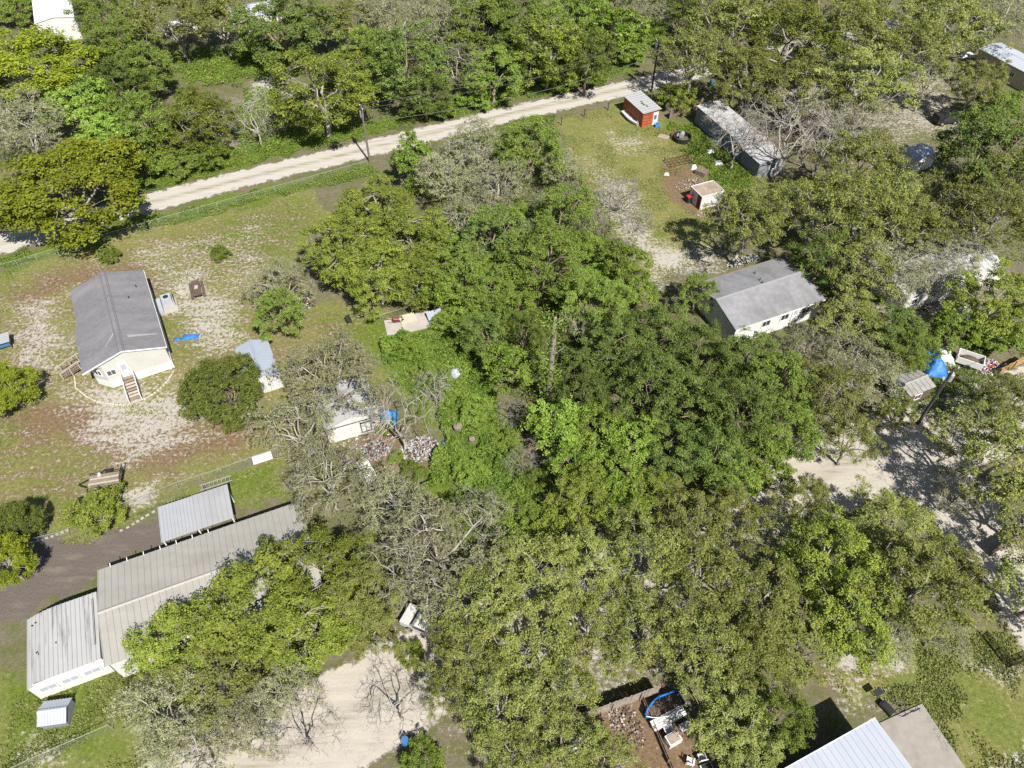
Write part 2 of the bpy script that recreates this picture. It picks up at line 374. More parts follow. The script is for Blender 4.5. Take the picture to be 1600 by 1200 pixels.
m_metal_gal = M('galvanised_roof', (.36, .365, .375), .07, .6, .42, stain=(.30, .295, .29), stain_scale=(.5, .25, .5), stain_amt=.5)
m_metal_white = M('white_metal_roof', (.40, .40, .395), .05, .7, .4, stain=(.13, .13, .135), stain_scale=(2.2, .2, .5), stain_amt=.8, stain_lo=.54, stain_hi=.70)
m_metal_blue = M('bluish_metal_roof', (.31, .35, .41), .07, .6, .4, stain=(.40, .43, .47), stain_scale=(.5, .3, .5), stain_amt=.4)
m_metal_clean = M('clean_white_roof', (.40, .43, .48), .03, .3, .4, stain=(.30, .34, .41), stain_scale=(1.4, .12, .5), stain_amt=.4)
m_alu = M('weathered_roof', (.44, .44, .445), .12, 1.2, .6, stain=(.22, .2, .17), stain_scale=(.7, .7, .7), stain_amt=.8, stain_lo=.46, stain_hi=.66)
m_grey_wall = M('grey_wall', (.21, .225, .25), .06, 1, .7)
m_dull_wall = M('off_white_wall', (.55, .545, .53), .06, .8, .6)
m_beige = M('beige_wall', (.42, .36, .27), .08, 1, .7)
m_wood = M('weathered_wood', (.25, .20, .155), .22, 5, .85, stain=(.12, .09, .07), stain_scale=(1, 1, 1), stain_amt=.5)
m_wood_d = M('dark_wood', (.12, .085, .065), .3, 5, .85)
m_wood_p = M('pale_wood', (.42, .37, .31), .15, 4, .85)
m_wood_o = M('orange_wood', (.48, .26, .10), .15, 3, .8)
m_fence_w = M('fence_board', (.20, .145, .11), .3, 3, .9)
m_fence_g = M('grey_fence_board', (.30, .265, .23), .25, 3, .9)
m_red = M('rust_red_paint', (.42, .115, .05), .22, 3, .7, stain=(.25, .06, .03), stain_scale=(1, 1, .4), stain_amt=.6)
m_redp = M('red_plastic', (.5, .03, .03), .1, 3, .5)
m_maroon = M('maroon_paint', (.16, .03, .035), .15, 3, .6)
m_blue = M('blue_tarp', (.025, .15, .46), .2, 3, .5, stain=(.10, .35, .75), stain_scale=(2, 2, 2), stain_amt=.5)
m_blue2 = M('faded_blue_tarp', (.06, .22, .46), .3, 3, .55)
m_blueb = M('blue_plastic', (.05, .16, .36), .15, 3, .45)
m_glass = M('window_glass', (.035, .04, .045), .2, 2, .12, spec=.6)
m_screen = M('window_screen', (.10, .10, .10), .2, 4, .6)
m_black = M('black_metal', (.03, .03, .032), .2, 3, .55)
m_rust = M('rusty_metal', (.17, .10, .055), .35, 6, .8)
m_galv = M('galvanised_pipe', (.42, .43, .43), .08, 4, .4, .3)
m_wire = M('wire', (.26, .29, .27), .1, 3, .5)
m_cable = M('cable', (.10, .10, .10), .1, 3, .6)
m_pole = M('pole_wood', (.17, .145, .125), .25, 3, .9)
m_pole_d = M('dark_pole_wood', (.065, .055, .05), .3, 3, .9)
m_tan = M('tan_cloth', (.48, .43, .34), .1, 3, .9)
m_conc = M('concrete', (.30, .275, .245), .12, 1.2, .9, stain=(.22, .19, .16), stain_scale=(.5, .5, .5), stain_amt=.6)
m_concl = M('pale_concrete', (.42, .385, .355), .15, 2, .9, stain=(.24, .19, .17), stain_scale=(1, 1, 1), stain_amt=.6)
m_stone = M('pale_kerb_stone', (.52, .47, .38), .15, 5, .9)
m_rubber = M('rubber', (.02, .02, .02), .2, 3, .8)
m_yellow = M('yellow_guard', (.62, .46, .05), .1, 3, .5)
m_grey_box = M('grey_enamel', (.38, .41, .45), .08, 2, .5)
m_plyw = M('plywood', (.36, .285, .22), .2, 1.5, .85, stain=(.16, .12, .1), stain_scale=(1, .5, 1), stain_amt=.6)
m_patch = M('streak_patch', (.30, .297, .30), .1, 3, .9)

# ---------------------------------------------------------------- building kit
def window(parent, c, rz, w, h, frame=None, pane=None, name='window'):
    """a framed window; local x runs along the wall, -y looks out"""
    fm = MB(); t = .09
    for s in (-1, 1):
        fm.box((s*(w/2-t/2), 0, 0), (t, .08, h)); fm.box((0, -.002, s*(h/2-t/2)), (w-2*t, .08, t))
    fm.box((0, -.004, 0), (.05, .06, h-2*t))
    f = fm.build(name, frame or m_trim, parent); f.location = c; f.rotation_euler = (0, 0, rz)
    MB().box((0, .02, 0), (w-2*t, .03, h-2*t)).build('pane', pane or m_glass, f)
    return f
def door(parent, c, rz, w, h, mat=None):
    d = MB().box((0, 0, 0), (w, .07, h)).build('door', mat or m_trim, parent); d.location = c; d.rotation_euler = (0, 0, rz)
    MB().box((0, -.04, h*.2), (w*.55, .03, h*.38)).build('pane', m_grey_box, d)
    MB().lathe([(.045, -.03), (.05, 0), (.045, .03)], (w*.4, -.07, -.05), 8).build('handle', m_galv, d)
    return d
def metal_slope(parent, x0, x1, yr, zr, ye, ze, pw, mat, th=.03, rib=.05, name='roof_panel'):
    """ribbed sheets laid side by side from x0 to x1, each from (yr, zr) down to (ye, ze); every sheet is a part"""
    n = max(1, round((x1-x0)/pw)); pw = (x1-x0)/n; me = None
    dy, dz = ye-yr, ze-zr; l = math.hypot(dy, dz); ny, nz = -dz/l, dy/l
    if nz < 0: ny, nz = -ny, -nz
    prof = [(0, 0), (0, rib), (.045, rib), (.075, 0.0), (pw-.004, 0.0), (pw-.004, -th), (0, -th)]
    k = len(prof)
    for i in range(n):
        if me is None:
            V = [(px, yr+ny*h, zr+nz*h) for px, h in prof]+[(px, ye+ny*h, ze+nz*h) for px, h in prof]
            F = [(j, (j+1) % k, (j+1) % k+k, j+k) for j in range(k)]+[tuple(range(k))[::-1], tuple(range(k, 2*k))]
            me = bpy.data.meshes.new(name); me.from_pydata(V, [], F); me.update(); me.materials.append(mat)
        link(name, me, None, parent, (x0+i*pw, 0, 0))
def walls_gable(parent, L, Wd, z0, zw, rise, mat, name='wall'):
    w = Wd/2
    MB().extrude_x([(-w, z0), (w, z0), (w, zw), (0, zw+rise), (-w, zw)], -L/2, L/2).build(name, mat, parent)
def gable_metal(name, label, cat, loc, rz, L, Wd, zw, rise, oh, wall, roof, pw=.5, skirt=None, group=None):
    t = thing(name, label, cat, (loc[0], loc[1], 0), rz, group)
    z0 = skirt or 0
    if skirt: MB().box((0, 0, skirt/2), (L-.04, Wd-.04, skirt)).build('skirting', m_dull_wall, t)
    walls_gable(t, L, Wd, z0, zw, rise, wall)
    k = rise/(Wd/2); ye = Wd/2+oh
    for s in (-1, 1): metal_slope(t, -L/2-oh, L/2+oh, 0, zw+rise+.09, s*ye, zw+.09-k*oh, pw, roof)
    MB().extrude_x([(-.16, zw+rise+.09), (0, zw+rise+.17), (.16, zw+rise+.09)], -L/2-oh-.02, L/2+oh+.02).build('ridge_cap', roof, t)
    return t

# --- 1 white house with the grey shingle roof (left)
FR, FL, BR_ = P(260, 542, 3.3), P(132, 584, 3.3), P(224, 422, 3.3)
def white_house():
    ax = (BR_-FR); L = ax.length; rz = math.atan2(ax.y, ax.x); Wd = (FL-FR).length; w = Wd/2
    t = thing('white_house', 'white house with grey shingle gable roof and front steps in left yard', 'house', (FR.x, FR.y, 0), rz)
    # local: x from the front gable backwards, y = 0 right eave .. Wd left eave
    o = .22; ch = 1.25
    foot = [(o, o), (L-.2, o), (L-.2, Wd-.35), (ch+o, Wd-.35), (o, Wd-.35-ch)]
    MB().prism([(x-(.05 if x < 1 else 0), y-(.05 if y < 1 else 0)) for x, y in foot], 0, .95).build('skirting', m_trim, t)
    MB().prism(foot, .95, 3.22).build('wall', m_siding, t)
    MB().extrude_x([(o, 3.22), (Wd-.35-ch*.6, 3.22), (Wd-.6, 3.36), (w, 4.5)], o+.004, L-.2).build('gable', m_siding, t)
    for z in np.arange(1.15, 3.2, .21):     # lap siding lines
        MB().box((o-.004, (Wd-.35-ch+o)/2, z), (.02, Wd-.35-ch-o, .025)).build('siding_board', m_siding, t)
    def slope(x0, x1, ye, ze, up, nm):
        th = .07
        V = [(x0, w, 4.6+up), (x1, w, 4.6+up), (x1, ye, ze+up), (x0, ye, ze+up)]
        V += [(x, y, z-th) for x, y, z in V]
        return MB().add(V, [(0, 1, 2, 3), (7, 6, 5, 4), (0, 4, 5, 1), (1, 5, 6, 2), (2, 6, 7, 3), (3, 7, 4, 0)]).build(nm, m_shingle, t)
    rs = slope(0, L, 0, 3.3, 0, 'roof_slope'); ls = slope(7.6, L, Wd-.15, 3.32, 0, 'roof_slope'); ls2 = slope(0, 7.62, Wd+.25, 3.22, .015, 'roof_slope')
    for dx, dy in ((-.3, 0), (.3, 0)):
        MB().bar((0.05, w+dx, 4.6-.05+.0), (L-.05, w+dx, 4.6-.05+.0), .1, .06).build('ridge_vent', m_ridge, t)
    MB().bar((.02, w, 4.615), (L-.02, w, 4.615), .34, .04).build('ridge_cap', m_shingle, t)
    MB().bar((-.03, 0, 3.26), (-.03, w, 4.56), .05, .16).build('fascia', m_trim, t)
    MB().bar((-.03, w, 4.56), (-.03, Wd+.25, 3.2), .05, .16).build('fascia', m_trim, t)
    MB().bar((0, -.03, 3.25), (L, -.03, 3.25), .05, .12).build('fascia', m_trim, t)
    # pale water streaks below two vents, and the vents
    k = 1.3/w
    def on_r(x, y): return (x, y, 3.3+k*y+.006)
    def on_l(x, y): return (x, y, 3.3+k*(Wd-y)+.02)
    MB().add([on_r(2.3, .5), on_r(2.42, .5), on_r(2.65, w-.9), on_r(2.2, w-.9)], [(0, 1, 2, 3)]).build('water_streak', m_patch, rs)
    MB().add([on_l(1.9, Wd-2.6), on_l(2.0, Wd-2.6), on_l(3.5, w+.35), on_l(3.1, w+.35)], [(3, 2, 1, 0)]).build('water_streak', m_patch, ls2)
    for x, y in ((9.2, 2.2), (11.2, 1.2)):
        z = 3.3+k*y; MB().lathe([(.11, -.05), (.09, .05), (.05, .07), (.05, .3)], (x, y, z), 8).build('vent_pipe', m_black, t)
    window(t, (o-.05, 6.05, 2.1), -math.pi/2, 1.0, .85, m_trim, m_screen)
    window(t, (o+ch/2-.03, Wd-.35-ch/2+.03, 2.1), -math.pi/2-math.pi/4, .95, .9)
    door(t, (o-.05, 4.75, 1.98), -math.pi/2, .95, 2.0)
    for x in (2.5, 6.5, 10.5): window(t, (x, o-.05, 2.1), 0, .95, .9)
    # front steps
    n = 8; run = 2.95; st = MB().box((.0, 4.75, .93), (.5, 1.2, .05)).build('front_steps', m_wood, t)
    for i in range(n):
        x = -.3-run*(i+.5)/n+.02; z = .93-(i+1)*.93/(n+.6)
        MB().box((x, 4.75, z), (run/n-.06, 1.12, .045)).build('tread', m_wood_p if i % 3 else m_wood, st)
    for s in (-1, 1):
        y = 4.75+s*.62
        MB().bar((0, y, .8), (-.3-run, y, .0), .05, .24).build('stringer', m_wood_d, st)
        MB().bar((.1, y, 1.75), (-.3-run, y, .88), .07, .09).build('rail', m_trim, st)
        for q in (0.05, .5, 1):
            x = -.3-run*q+.06; MB().bar((x, y, 0), (x, y, 1.75-.87*q), .08).build('post', m_trim, st)
    # wooden steps and landing on the left side
    y0 = Wd-.35; ss = MB().box((4.6, y0+.65, .88), (1.4, 1.3, .05)).build('side_steps', m_wood, t)
    for i in range(7):
        MB().box((4.6, y0+1.45+.29*i, .77-.115*i), (1.2, .27, .04)).build('tread', m_wood, ss)
    for xx in (3.95, 5.25):
        MB().bar((xx, y0, 1.8), (xx, y0+1.3, 1.8), .08).build('rail', m_wood_p, ss); MB().bar((xx, y0+1.3, 1.8), (xx, y0+3.4, .92), .09).build('rail', m_wood_p, ss)
        MB().bar((xx, y0+1.3, 1.3), (xx, y0+3.4, .5), .05).build('rail', m_wood, ss); MB().bar((xx, y0+1.3, .82), (xx, y0+3.4, .03), .05, .2).build('stringer', m_wood_d, ss)
        for yy, zt in ((y0+.1, 1.8), (y0+1.3, 1.85), (y0+2.3, 1.42), (y0+3.35, .98)): MB().bar((xx, yy, 0), (xx, yy, zt), .09).build('post', m_wood_p, ss)
        for q in range(9):
            yy = y0+1.5+q*.22; zz = 1.72-q*.092; MB().bar((xx, yy, zz-.8), (xx, yy, zz), .04).build('baluster', m_wood, ss)
    # antenna mast behind the rear gable
    MB().tube([(L+.3, w+.1, 0), (L+.3, w+.1, 6.4)], .035, 6).build('antenna_mast', m_galv, t)
    MB().bar((L+.3, w-.5, 6.3), (L+.3, w+.7, 6.3), .03).build('antenna_arm', m_galv, t)
    return t
HOUSE = white_house()

# --- air conditioner and its duct beside the house
def air_con():
    p = P(262, 476, .3); t = thing('air_conditioner', 'grey air conditioner with round fan beside white house wall', 'air conditioner', (p.x, p.y, 0), R(27))
    MB().box((-.1, 0, .06), (2.2, 2.6, .12)).build('pad', m_concl, t)
    MB().box((-.95, -.1, .5), (.7, 2.3, .6), 0).build('duct', m_grey_box, t)
    b = MB().box((.1, .5, .62), (1.1, 1.1, 1.0)).build('cabinet', m_grey_box, t)
    MB().lathe([(.32, 0), (.32, .03), (.1, .05)], (.1, .5, 1.12), 16).build('fan', m_black, b)
    for y in (-.25, .5, 1.25): MB().bar((.85, y, 0), (.85, y, .9), .05).build('guard_post', m_black, t)
    MB().bar((.85, -.25, .88), (.85, 1.25, .88), .05).build('guard_rail', m_black, t)
air_con()

# --- 2 metal shed next to the round tree
def metal_shed():
    br, fr, bl = P(417.6, 531, 1.9), P(437, 586, 1.9), P(368.5, 546, 1.9)
    ax = br-fr; L = ax.length; rz = math.atan2(ax.y, ax.x); Wd = (bl-br).length; c = (fr+bl)/2
    t = gable_metal('metal_shed', 'bluish metal roofed shed with white end wall beside the round tree', 'shed', c, rz, L, Wd, 1.9, .62, .05, m_white, m_metal_blue, .34)
    door(t, (-L/2-.04, .3, .95), -math.pi/2, .8, 1.7, m_dull_wall)
metal_shed()

# --- 3 white shed below the grey oak
def tree_shed():
    fr, br = P(592, 648, 2.3), P(573, 592, 2.3); ax = br-fr; L = ax.length; rz = math.atan2(ax.y, ax.x); Wd = 5.4
    left = Vector((-math.sin(rz), math.cos(rz), 0)); c = (fr+br)/2+left*Wd/2
    t = gable_metal('white_shed', 'white ribbed metal shed half hidden under the grey mossy oak', 'shed', c, rz, L, Wd, 2.3, .8, .08, m_white, m_metal_white, .3)
    window(t, (-L/2-.05, -1.2, 1.1), -math.pi/2, 1.1, 1.5, m_black, m_white)
    MB().bar((-L/2-.05, -2.6, 2.2), (-L/2-.05, 2.6, 2.2), .06, .07).build('fascia', m_black, t)
tree_shed()

# --- 4 big mobile home bottom left, its lean-to and sunroom
def tan_home():
    bl, fl, brt = P(150, 890, 3.2), P(165, 1043, 3.2), P(465, 782, 3.2)
    rz = math.atan2((brt-bl).y, (brt-bl).x); Wd = (fl-bl).length-.2; L = (brt-bl).length
    ex = Vector((math.cos(rz), math.sin(rz), 0)); c = (bl+fl)/2+ex*L/2
    t = gable_metal('mobile_home', 'long mobile home with tan ribbed metal roof at lower left', 'house', c, rz, L-.5, Wd-.5, 3.1, .6, .25, m_dull_wall, m_metal_tan, .52, .7)
    for x in (-6, -3, .5, 4): window(t, (x, -(Wd-.5)/2-.04, 2.1), 0, 1.1, 1.0)
    for x in np.arange(-L/2+1, 1, 1.35): MB().tube([(x, Wd/2-.1, 3.15), (x, Wd/2+.25, 3.25)], .04, 5).build('eave_bracket', m_trim, t)
    MB().bar((L/2-6, -.35, 3.74), (L/2-1.2, -.35, 3.74), .14, .04).build('ridge_flashing', m_trim, t)
    return t, rz
HOME, RZ4 = tan_home()
def lean_to():
    q = [P(245, 793, 2.8), P(353, 755, 2.8), P(368, 808, 2.8), P(253, 850, 2.8)]; c = sum(q, Vector())/4
    L, Wd = 6.2, 4.1
    t = thing('metal_carport', 'galvanised ribbed carport roof standing against the tan mobile home', 'carport', (c.x, c.y, 0), RZ4)
    metal_slope(t, -L/2, -.1, -Wd/2, 2.95, Wd/2, 2.65, .31, m_metal_white if False else M('pale_galvanised', (.37, .38, .395), .05, .7, .4), name='roof_panel')
    metal_slope(t, -.1, L/2, -Wd/2, 2.99, Wd/2, 2.69, .46, m_metal_gal, name='roof_panel')
    for x in (-L/2+.15, 0, L/2-.15):
        MB().bar((x, Wd/2-.2, 0), (x, Wd/2-.2, 2.62), .1).build('post', m_trim, t)
        MB().bar((x, -Wd/2+.2, 0), (x, -Wd/2+.2, 2.85), .1).build('post', m_trim, t)
    MB().bar((-L/2, Wd/2-.2, 2.6), (L/2, Wd/2-.2, 2.6), .08, .1).build('beam', m_trim, t)
    r = P(335, 750, 1.0); s = thing('metal_ladder', 'grey metal ladder lying behind the galvanised carport', 'ladder', (r.x, r.y, 0), RZ4)
    for y in (-.3, .3): MB().bar((-1.5, y, .5), (1.5, y, .5), .07).build('rail', m_galv, s)
    for x in np.linspace(-1.3, 1.3, 8): MB().bar((x, -.3, .5), (x, .3, .5), .05).build('rung', m_galv, s)
    for x in (-1.2, 1.2): MB().bar((x, 0, 0), (x, 0, .48), .3, .3).build('block', m_wood_d, s)
lean_to()
def sunroom():
    q = [P(35, 965, 2.6), P(147, 923, 2.8), P(165, 1028, 2.8), P(40, 1079, 2.5)]; c = sum(q, Vector())/4
    L, Wd = 5.5, 6.1; n = 16; pw = L/n
    t = thing('sunroom', 'white curved metal roofed sunroom with black streaks at the mobile home end', 'sunroom', (c.x, c.y, 0), RZ4)
    def zr(x): return 2.78-.55*max(0, (-x-L/2+2.6)/2.6)**2 if x < -L/2+2.6 else 2.78
    poly = [(x, zr(x)-.06) for x in np.linspace(-L/2, L/2, 13)]
    m = MB(); k = len(poly)
    for y0, y1 in ((-Wd/2+.06, -Wd/2+.16), (Wd/2-.16, Wd/2-.06)):
        V = [(x, y0, 0) for x, z in poly]+[(x, y0, z) for x, z in poly]+[(x, y1, 0) for x, z in poly]+[(x, y1, z) for x, z in poly]; F = []
        for i in range(k-1):
            F += [(i, i+1, i+1+k, i+k), (i+1+2*k, i+2*k, i+3*k, i+1+3*k), (i+k, i+1+k, i+1+3*k, i+3*k), (i, i+2*k, i+2*k+1, i+1)]
        F += [(0, k, 3*k, 2*k), (k-1, 3*k-1, 4*k-1, 2*k-1)]; m.add(V, F)
    m.box((-L/2+.06, 0, 1.05), (.1, Wd-.34, 2.1)); m.box((L/2-.06, 0, 1.3), (.1, Wd-.34, 2.6)); m.build('wall', m_white, t)
    for i in range(n):
        x = -L/2+i*pw; z0, z1 = zr(x), zr(x+pw); rb = .07
        prof = [(x, z0), (x, z0+rb), (x+.04, z0+rb), (x+.07, z0+.005), (x+pw-.004, z1), (x+pw-.004, z1-.04), (x, z0-.04)]; k2 = len(prof)
        V = [(a, -Wd/2, b) for a, b in prof]+[(a, Wd/2, b) for a, b in prof]
        MB().add(V, [(j, j+k2, (j+1) % k2+k2, (j+1) % k2) for j in range(k2)]+[tuple(range(k2)), tuple(range(k2, 2*k2))[::-1]]).build('roof_panel', m_metal_white, t)
    MB().box((L/2-.32, .4, 2.81), (.13, 4.2, .05)).build('gap_shade_strip', m_black, t)  # black strip laid on the roof for the shade in a gap
    MB().box((0, -Wd/2-.03, 2.66), (.8*L, .04, .14)).build('fascia', m_trim, t, )
    for x in (-1.6, 0, 1.6): window(t, (x, -Wd/2+.02, 1.35), 0, 1.3, .9, m_trim, m_grey_box)
    for x, y in ((-1.9, -.4), (-1.75, -.6), (-2.3, 2.2), (-2.0, 2.3), (-.4, -.3)):
        MB().box((x, y, zr(x)+.04), (.16, .1, .05), x*3).build('roof_debris', m_black, t)
sunroom()
def dog_house():
    p = P(89, 1115, .6); t = gable_metal('dog_house', 'small white hut with gable roof on grass below sunroom', 'hut', p, R(8), 1.9, 1.7, .9, .45, .1, m_grey_wall, m_metal_clean, .24)
    MB().box((-.97, 0, .45), (.04, .7, .8)).build('doorway', m_black, t)
    s = P(80, 1131, 0); tag(MB().box((0, 0, .04), (.6, .3, .08), .4).build('paving_slab', m_concl, None, s), 'single pale paving slab in front of small white hut', 'slab')
dog_house()

# --- 5 red shed by the road
def red_shed():
    q = [P(978, 145, 2.6), P(1004, 140, 2.6), P(1031, 173, 2.6), P(1001, 180, 2.6)]; c = sum(q, Vector())/4
    L, Wd = 5.9, 2.9; rz = R(-66)
    t = thing('red_shed', 'rust red shed with flat grey metal roof beside the road', 'shed', (c.x, c.y, 0), rz)
    MB().box((0, 0, 1.22), (L, Wd, 2.44)).build('wall', m_red, t)       # local +x is the front (towards the camera)
    for y in np.arange(-Wd/2+.1, Wd/2, .3): MB().box((L/2+.015, y, 1.22), (.04, .05, 2.4)).build('batten', m_red, t)
    for z in (.5, 1.0, 1.5, 2.0): MB().box((L/2+.02, -.55, z), (.03, 1.6, .04)).build('seam', m_maroon, t)
    metal_slope(t, -L/2-.2, L/2+.3, -Wd/2-.2, 2.52, Wd/2+.2, 2.66, .62, m_metal_gal)
    for x, y in ((.6, -.3), (.9, -.2), (1.5, .0), (.0, -.1)): MB().box((x, y, 2.66), (.5, .16, .06), .2).build('roof_debris', m_rust, t)
    MB().box((L/2+.03, .85, 1.1), (.06, .9, 2.1)).build('door', m_white, t)
    MB().box((L/2+.07, .8, 1.35), (.04, .45, .7)).build('door_window', m_blueb, t)
    return t, c, rz
RS, RSC, RSZ = red_shed()
def boat_hull(name, label, loc, rz, L, w, h, mat, inner, rim=None, rw=.03):
    t = thing(name, label, 'boat', loc, rz); n = 9; V = []; F = []
    for i in range(n):
        s = i/(n-1); x = (s-.5)*L; k = max(.06, math.sin(math.pi*min(1, .12+s*.88))**.7 if s > .5 else min(1, .75+s*.5)); b = w/2*k
        V += [(x, -b, h), (x, -b*.75, .1), (x, 0, 0.0), (x, b*.75, .1), (x, b, h)]
    for i in range(n-1):
        for j in range(4): a = i*5+j; F.append((a, a+5, a+6, a+1))
    F += [(0, 1, 2, 3, 4), tuple((n-1)*5+j for j in (4, 3, 2, 1, 0))]
    MB().add(V, F).build('hull', mat, t)
    D = []; G = []
    for i in range(n): D += [(V[i*5][0]*.96, V[i*5][1]*.85, h*.7), (V[i*5][0]*.96, V[i*5+4][1]*.85, h*.7)]
    for i in range(n-1): G.append((i*2, i*2+1, i*2+3, i*2+2))
    MB().add(D, G).build('deck', inner, t)
    for i in (2, 4, 6): MB().box((V[i*5][0], 0, h*.8), (.22, abs(V[i*5][1])*1.7, .04)).build('bench', inner, t)
    for s in (0, 4): MB().tube([V[i*5+s] for i in range(n)], rw if s == 0 else .035, 5).build('gunwale', (rim or m_trim) if s == 0 else m_trim, t)
    return t
q = P(988, 188, 0); boat_hull('row_boat', 'long white boat lying against the red shed wall', (q.x-.3, q.y, .02), RSZ, 4.6, 1.2, .55, m_white, m_dull_wall)
q = P(1026, 198, 0); tag(MB().box((0, 0, .25), (.9, .5, .5), .5).box((.1, .05, .6), (.5, .4, .2), .9).build('blue_crate', m_blue2, None, q), 'faded blue crate at the front corner of the red shed', 'crate')

# --- 6 long grey home beside the lush strip
def long_home():
    c = (P(1090, 165, 3)+P(1225, 235, 3))/2; rz = R(-67.5); L, Wd = 12.2, 4.3
    c = P(1090, 165, 3)+Vector((math.cos(rz), math.sin(rz), 0))*L/2+Vector((-math.sin(rz), math.cos(rz), 0))*Wd/2
    t = thing('trailer_home', 'long grey trailer home with leaf covered white roof right of lush grass', 'house', (c.x, c.y, 0), rz)
    MB().box((0, 0, 1.45), (L, Wd, 2.9)).build('wall', m_grey_wall, t)
    for s in (-1, 1): metal_slope(t, -L/2-.1, L/2+.1, 0, 3.12, s*(Wd/2+.1), 2.93, 1.2, m_alu, rib=.03)
    for x in (-4, -1, 2.6): window(t, (x, -Wd/2-.03, 1.9), 0, .9, .8)
    c2 = c+Vector((math.cos(rz), math.sin(rz), 0))*(L/2+2.35)
    t2 = thing('porch_room', 'lower white roofed room at the near end of grey trailer home', 'house', (c2.x, c2.y, 0), rz)
    MB().box((0, .2, 1.2), (4.3, 4.6, 2.4)).build('wall', m_grey_wall, t2)
    for s in (-1, 1): metal_slope(t2, -2.25, 2.3, .2, 2.66, .2+s*2.45, 2.44, 1.1, m_alu, rib=.03)
    window(t2, (2.18, .3, 1.4), math.pi/2, 1.1, .9)
long_home()

# --- 7 white box shed with plywood roof
def box_shed():
    q = [P(1082, 290, 2.1), P(1110, 282, 2.1), P(1135, 300, 2.1), P(1095, 310, 2.1)]; c = sum(q, Vector())/4
    t = thing('box_shed', 'white box shed with brown plywood roof and maroon door', 'shed', (c.x, c.y, 0), R(24))
    MB().box((0, 0, 1.05), (3.5, 2.7, 2.1)).build('wall', m_white, t)
    for i in range(3): MB().box((-1.16+1.16*i, 0, 2.13), (1.14, 2.66, .05)).build('roof_panel', m_plyw, t)
    for s in (-1, 1):
        MB().box((0, s*1.37, 2.14), (3.6, .08, .14)).build('fascia', m_trim, t); MB().box((s*1.79, 0, 2.14), (.08, 2.66, .14)).build('fascia', m_trim, t)
    MB().box((-1.77, -.9, 1.0), (.06, .8, 1.95)).build('door', m_maroon, t)
    window(t, (-1.78, .55, 1.4), -math.pi/2, .7, .7)
    p = P(1146, 312, .3); g = thing('propane_tank', 'grey propane tank lying beside the white box shed', 'tank', (p.x, p.y, 0), R(-40))
    MB().lathe([(.05, -.85), (.25, -.75), (.3, -.6), (.3, .6), (.25, .75), (.05, .85)], (0, 0, 0), 12).build('cylinder', m_galv, g, (0, 0, .38), True).rotation_euler = (0, math.pi/2, 0)
    for x in (-.5, .5): MB().box((x, 0, .06), (.12, .5, .12)).build('foot', m_galv, g)
    p = P(1076, 312, .4); b = thing('trash_bin', 'dark bin with red lid left of the white box shed', 'bin', (p.x, p.y, 0), .3)
    MB().box((0, 0, .45), (.6, .6, .9)).build('body', m_black, b); MB().box((0, 0, .96), (.66, .66, .12)).build('lid', m_redp, b)
box_shed()

# --- 8 grey roofed house centre right
def grey_house():
    rz = R(24); L, Wd, zw, rise = 12.4, 8.4, 2.9, 1.05
    c = Vector((28.75, 64.8, 0)); t = thing('grey_roof_house', 'white house with pale grey shingle roof behind the central evergreens', 'house', c, rz)
    MB().box((0, 0, .4), (L-.6, Wd-.6, .8)).build('skirting', m_trim, t)
    walls_gable(t, L-.66, Wd-.66, .8, zw, rise-.1, m_white)
    for s in (-1, 1):
        V = [(-L/2, 0, zw+rise), (L/2, 0, zw+rise), (L/2, s*Wd/2, zw), (-L/2, s*Wd/2, zw)]; V += [(x, y, z-.07) for x, y, z in V]
        MB().add(V, [(0, 1, 2, 3), (7, 6, 5, 4), (0, 4, 5, 1), (1, 5, 6, 2), (2, 6, 7, 3), (3, 7, 4, 0)]).build('roof_slope', m_shingle2, t)
        MB().bar((-L/2, s*(Wd/2+.02), zw-.03), (L/2, s*(Wd/2+.02), zw-.03), .05, .14).build('fascia', m_trim if s < 0 else m_wood, t)
        MB().bar((L/2+.02, 0, zw+rise-.03), (L/2+.02, s*Wd/2, zw-.03), .05, .14).build('fascia', m_wood, t)
    MB().bar((-L/2, 0, zw+rise+.01), (L/2, 0, zw+rise+.01), .3, .04).build('ridge_cap', m_patch, t)
    for x, y in ((.6, 1.0), (.4, .35), (1.2, 2.6)): MB().lathe([(.1, -.1), (.09, .1), (.05, .12), (.05, .35)], (x, y, zw+rise-y*rise/(Wd/2)), 8).build('vent_pipe', m_black, t)
    for x in (-1.6, 1.0, 4.0): window(t, (x, -(Wd-.66)/2-.04, 1.9), 0, 1.2, 1.0)
    door(t, (2.5, -(Wd-.66)/2-.04, 1.75), 0, .9, 1.9)
    p = P(1290, 505, 0); l = thing('fence_pole', 'thin leaning metal pole at the corner of the grey roofed house', 'pole', (p.x, p.y, 0))
    MB().tube([(0, 0, 0), (.4, .3, 3.2)], .05, 6).build('shaft', m_galv, l); MB().tube([(.9, -.2, 0), (.4, .3, 3.1)], .03, 5).build('stay', m_galv, l)
grey_house()

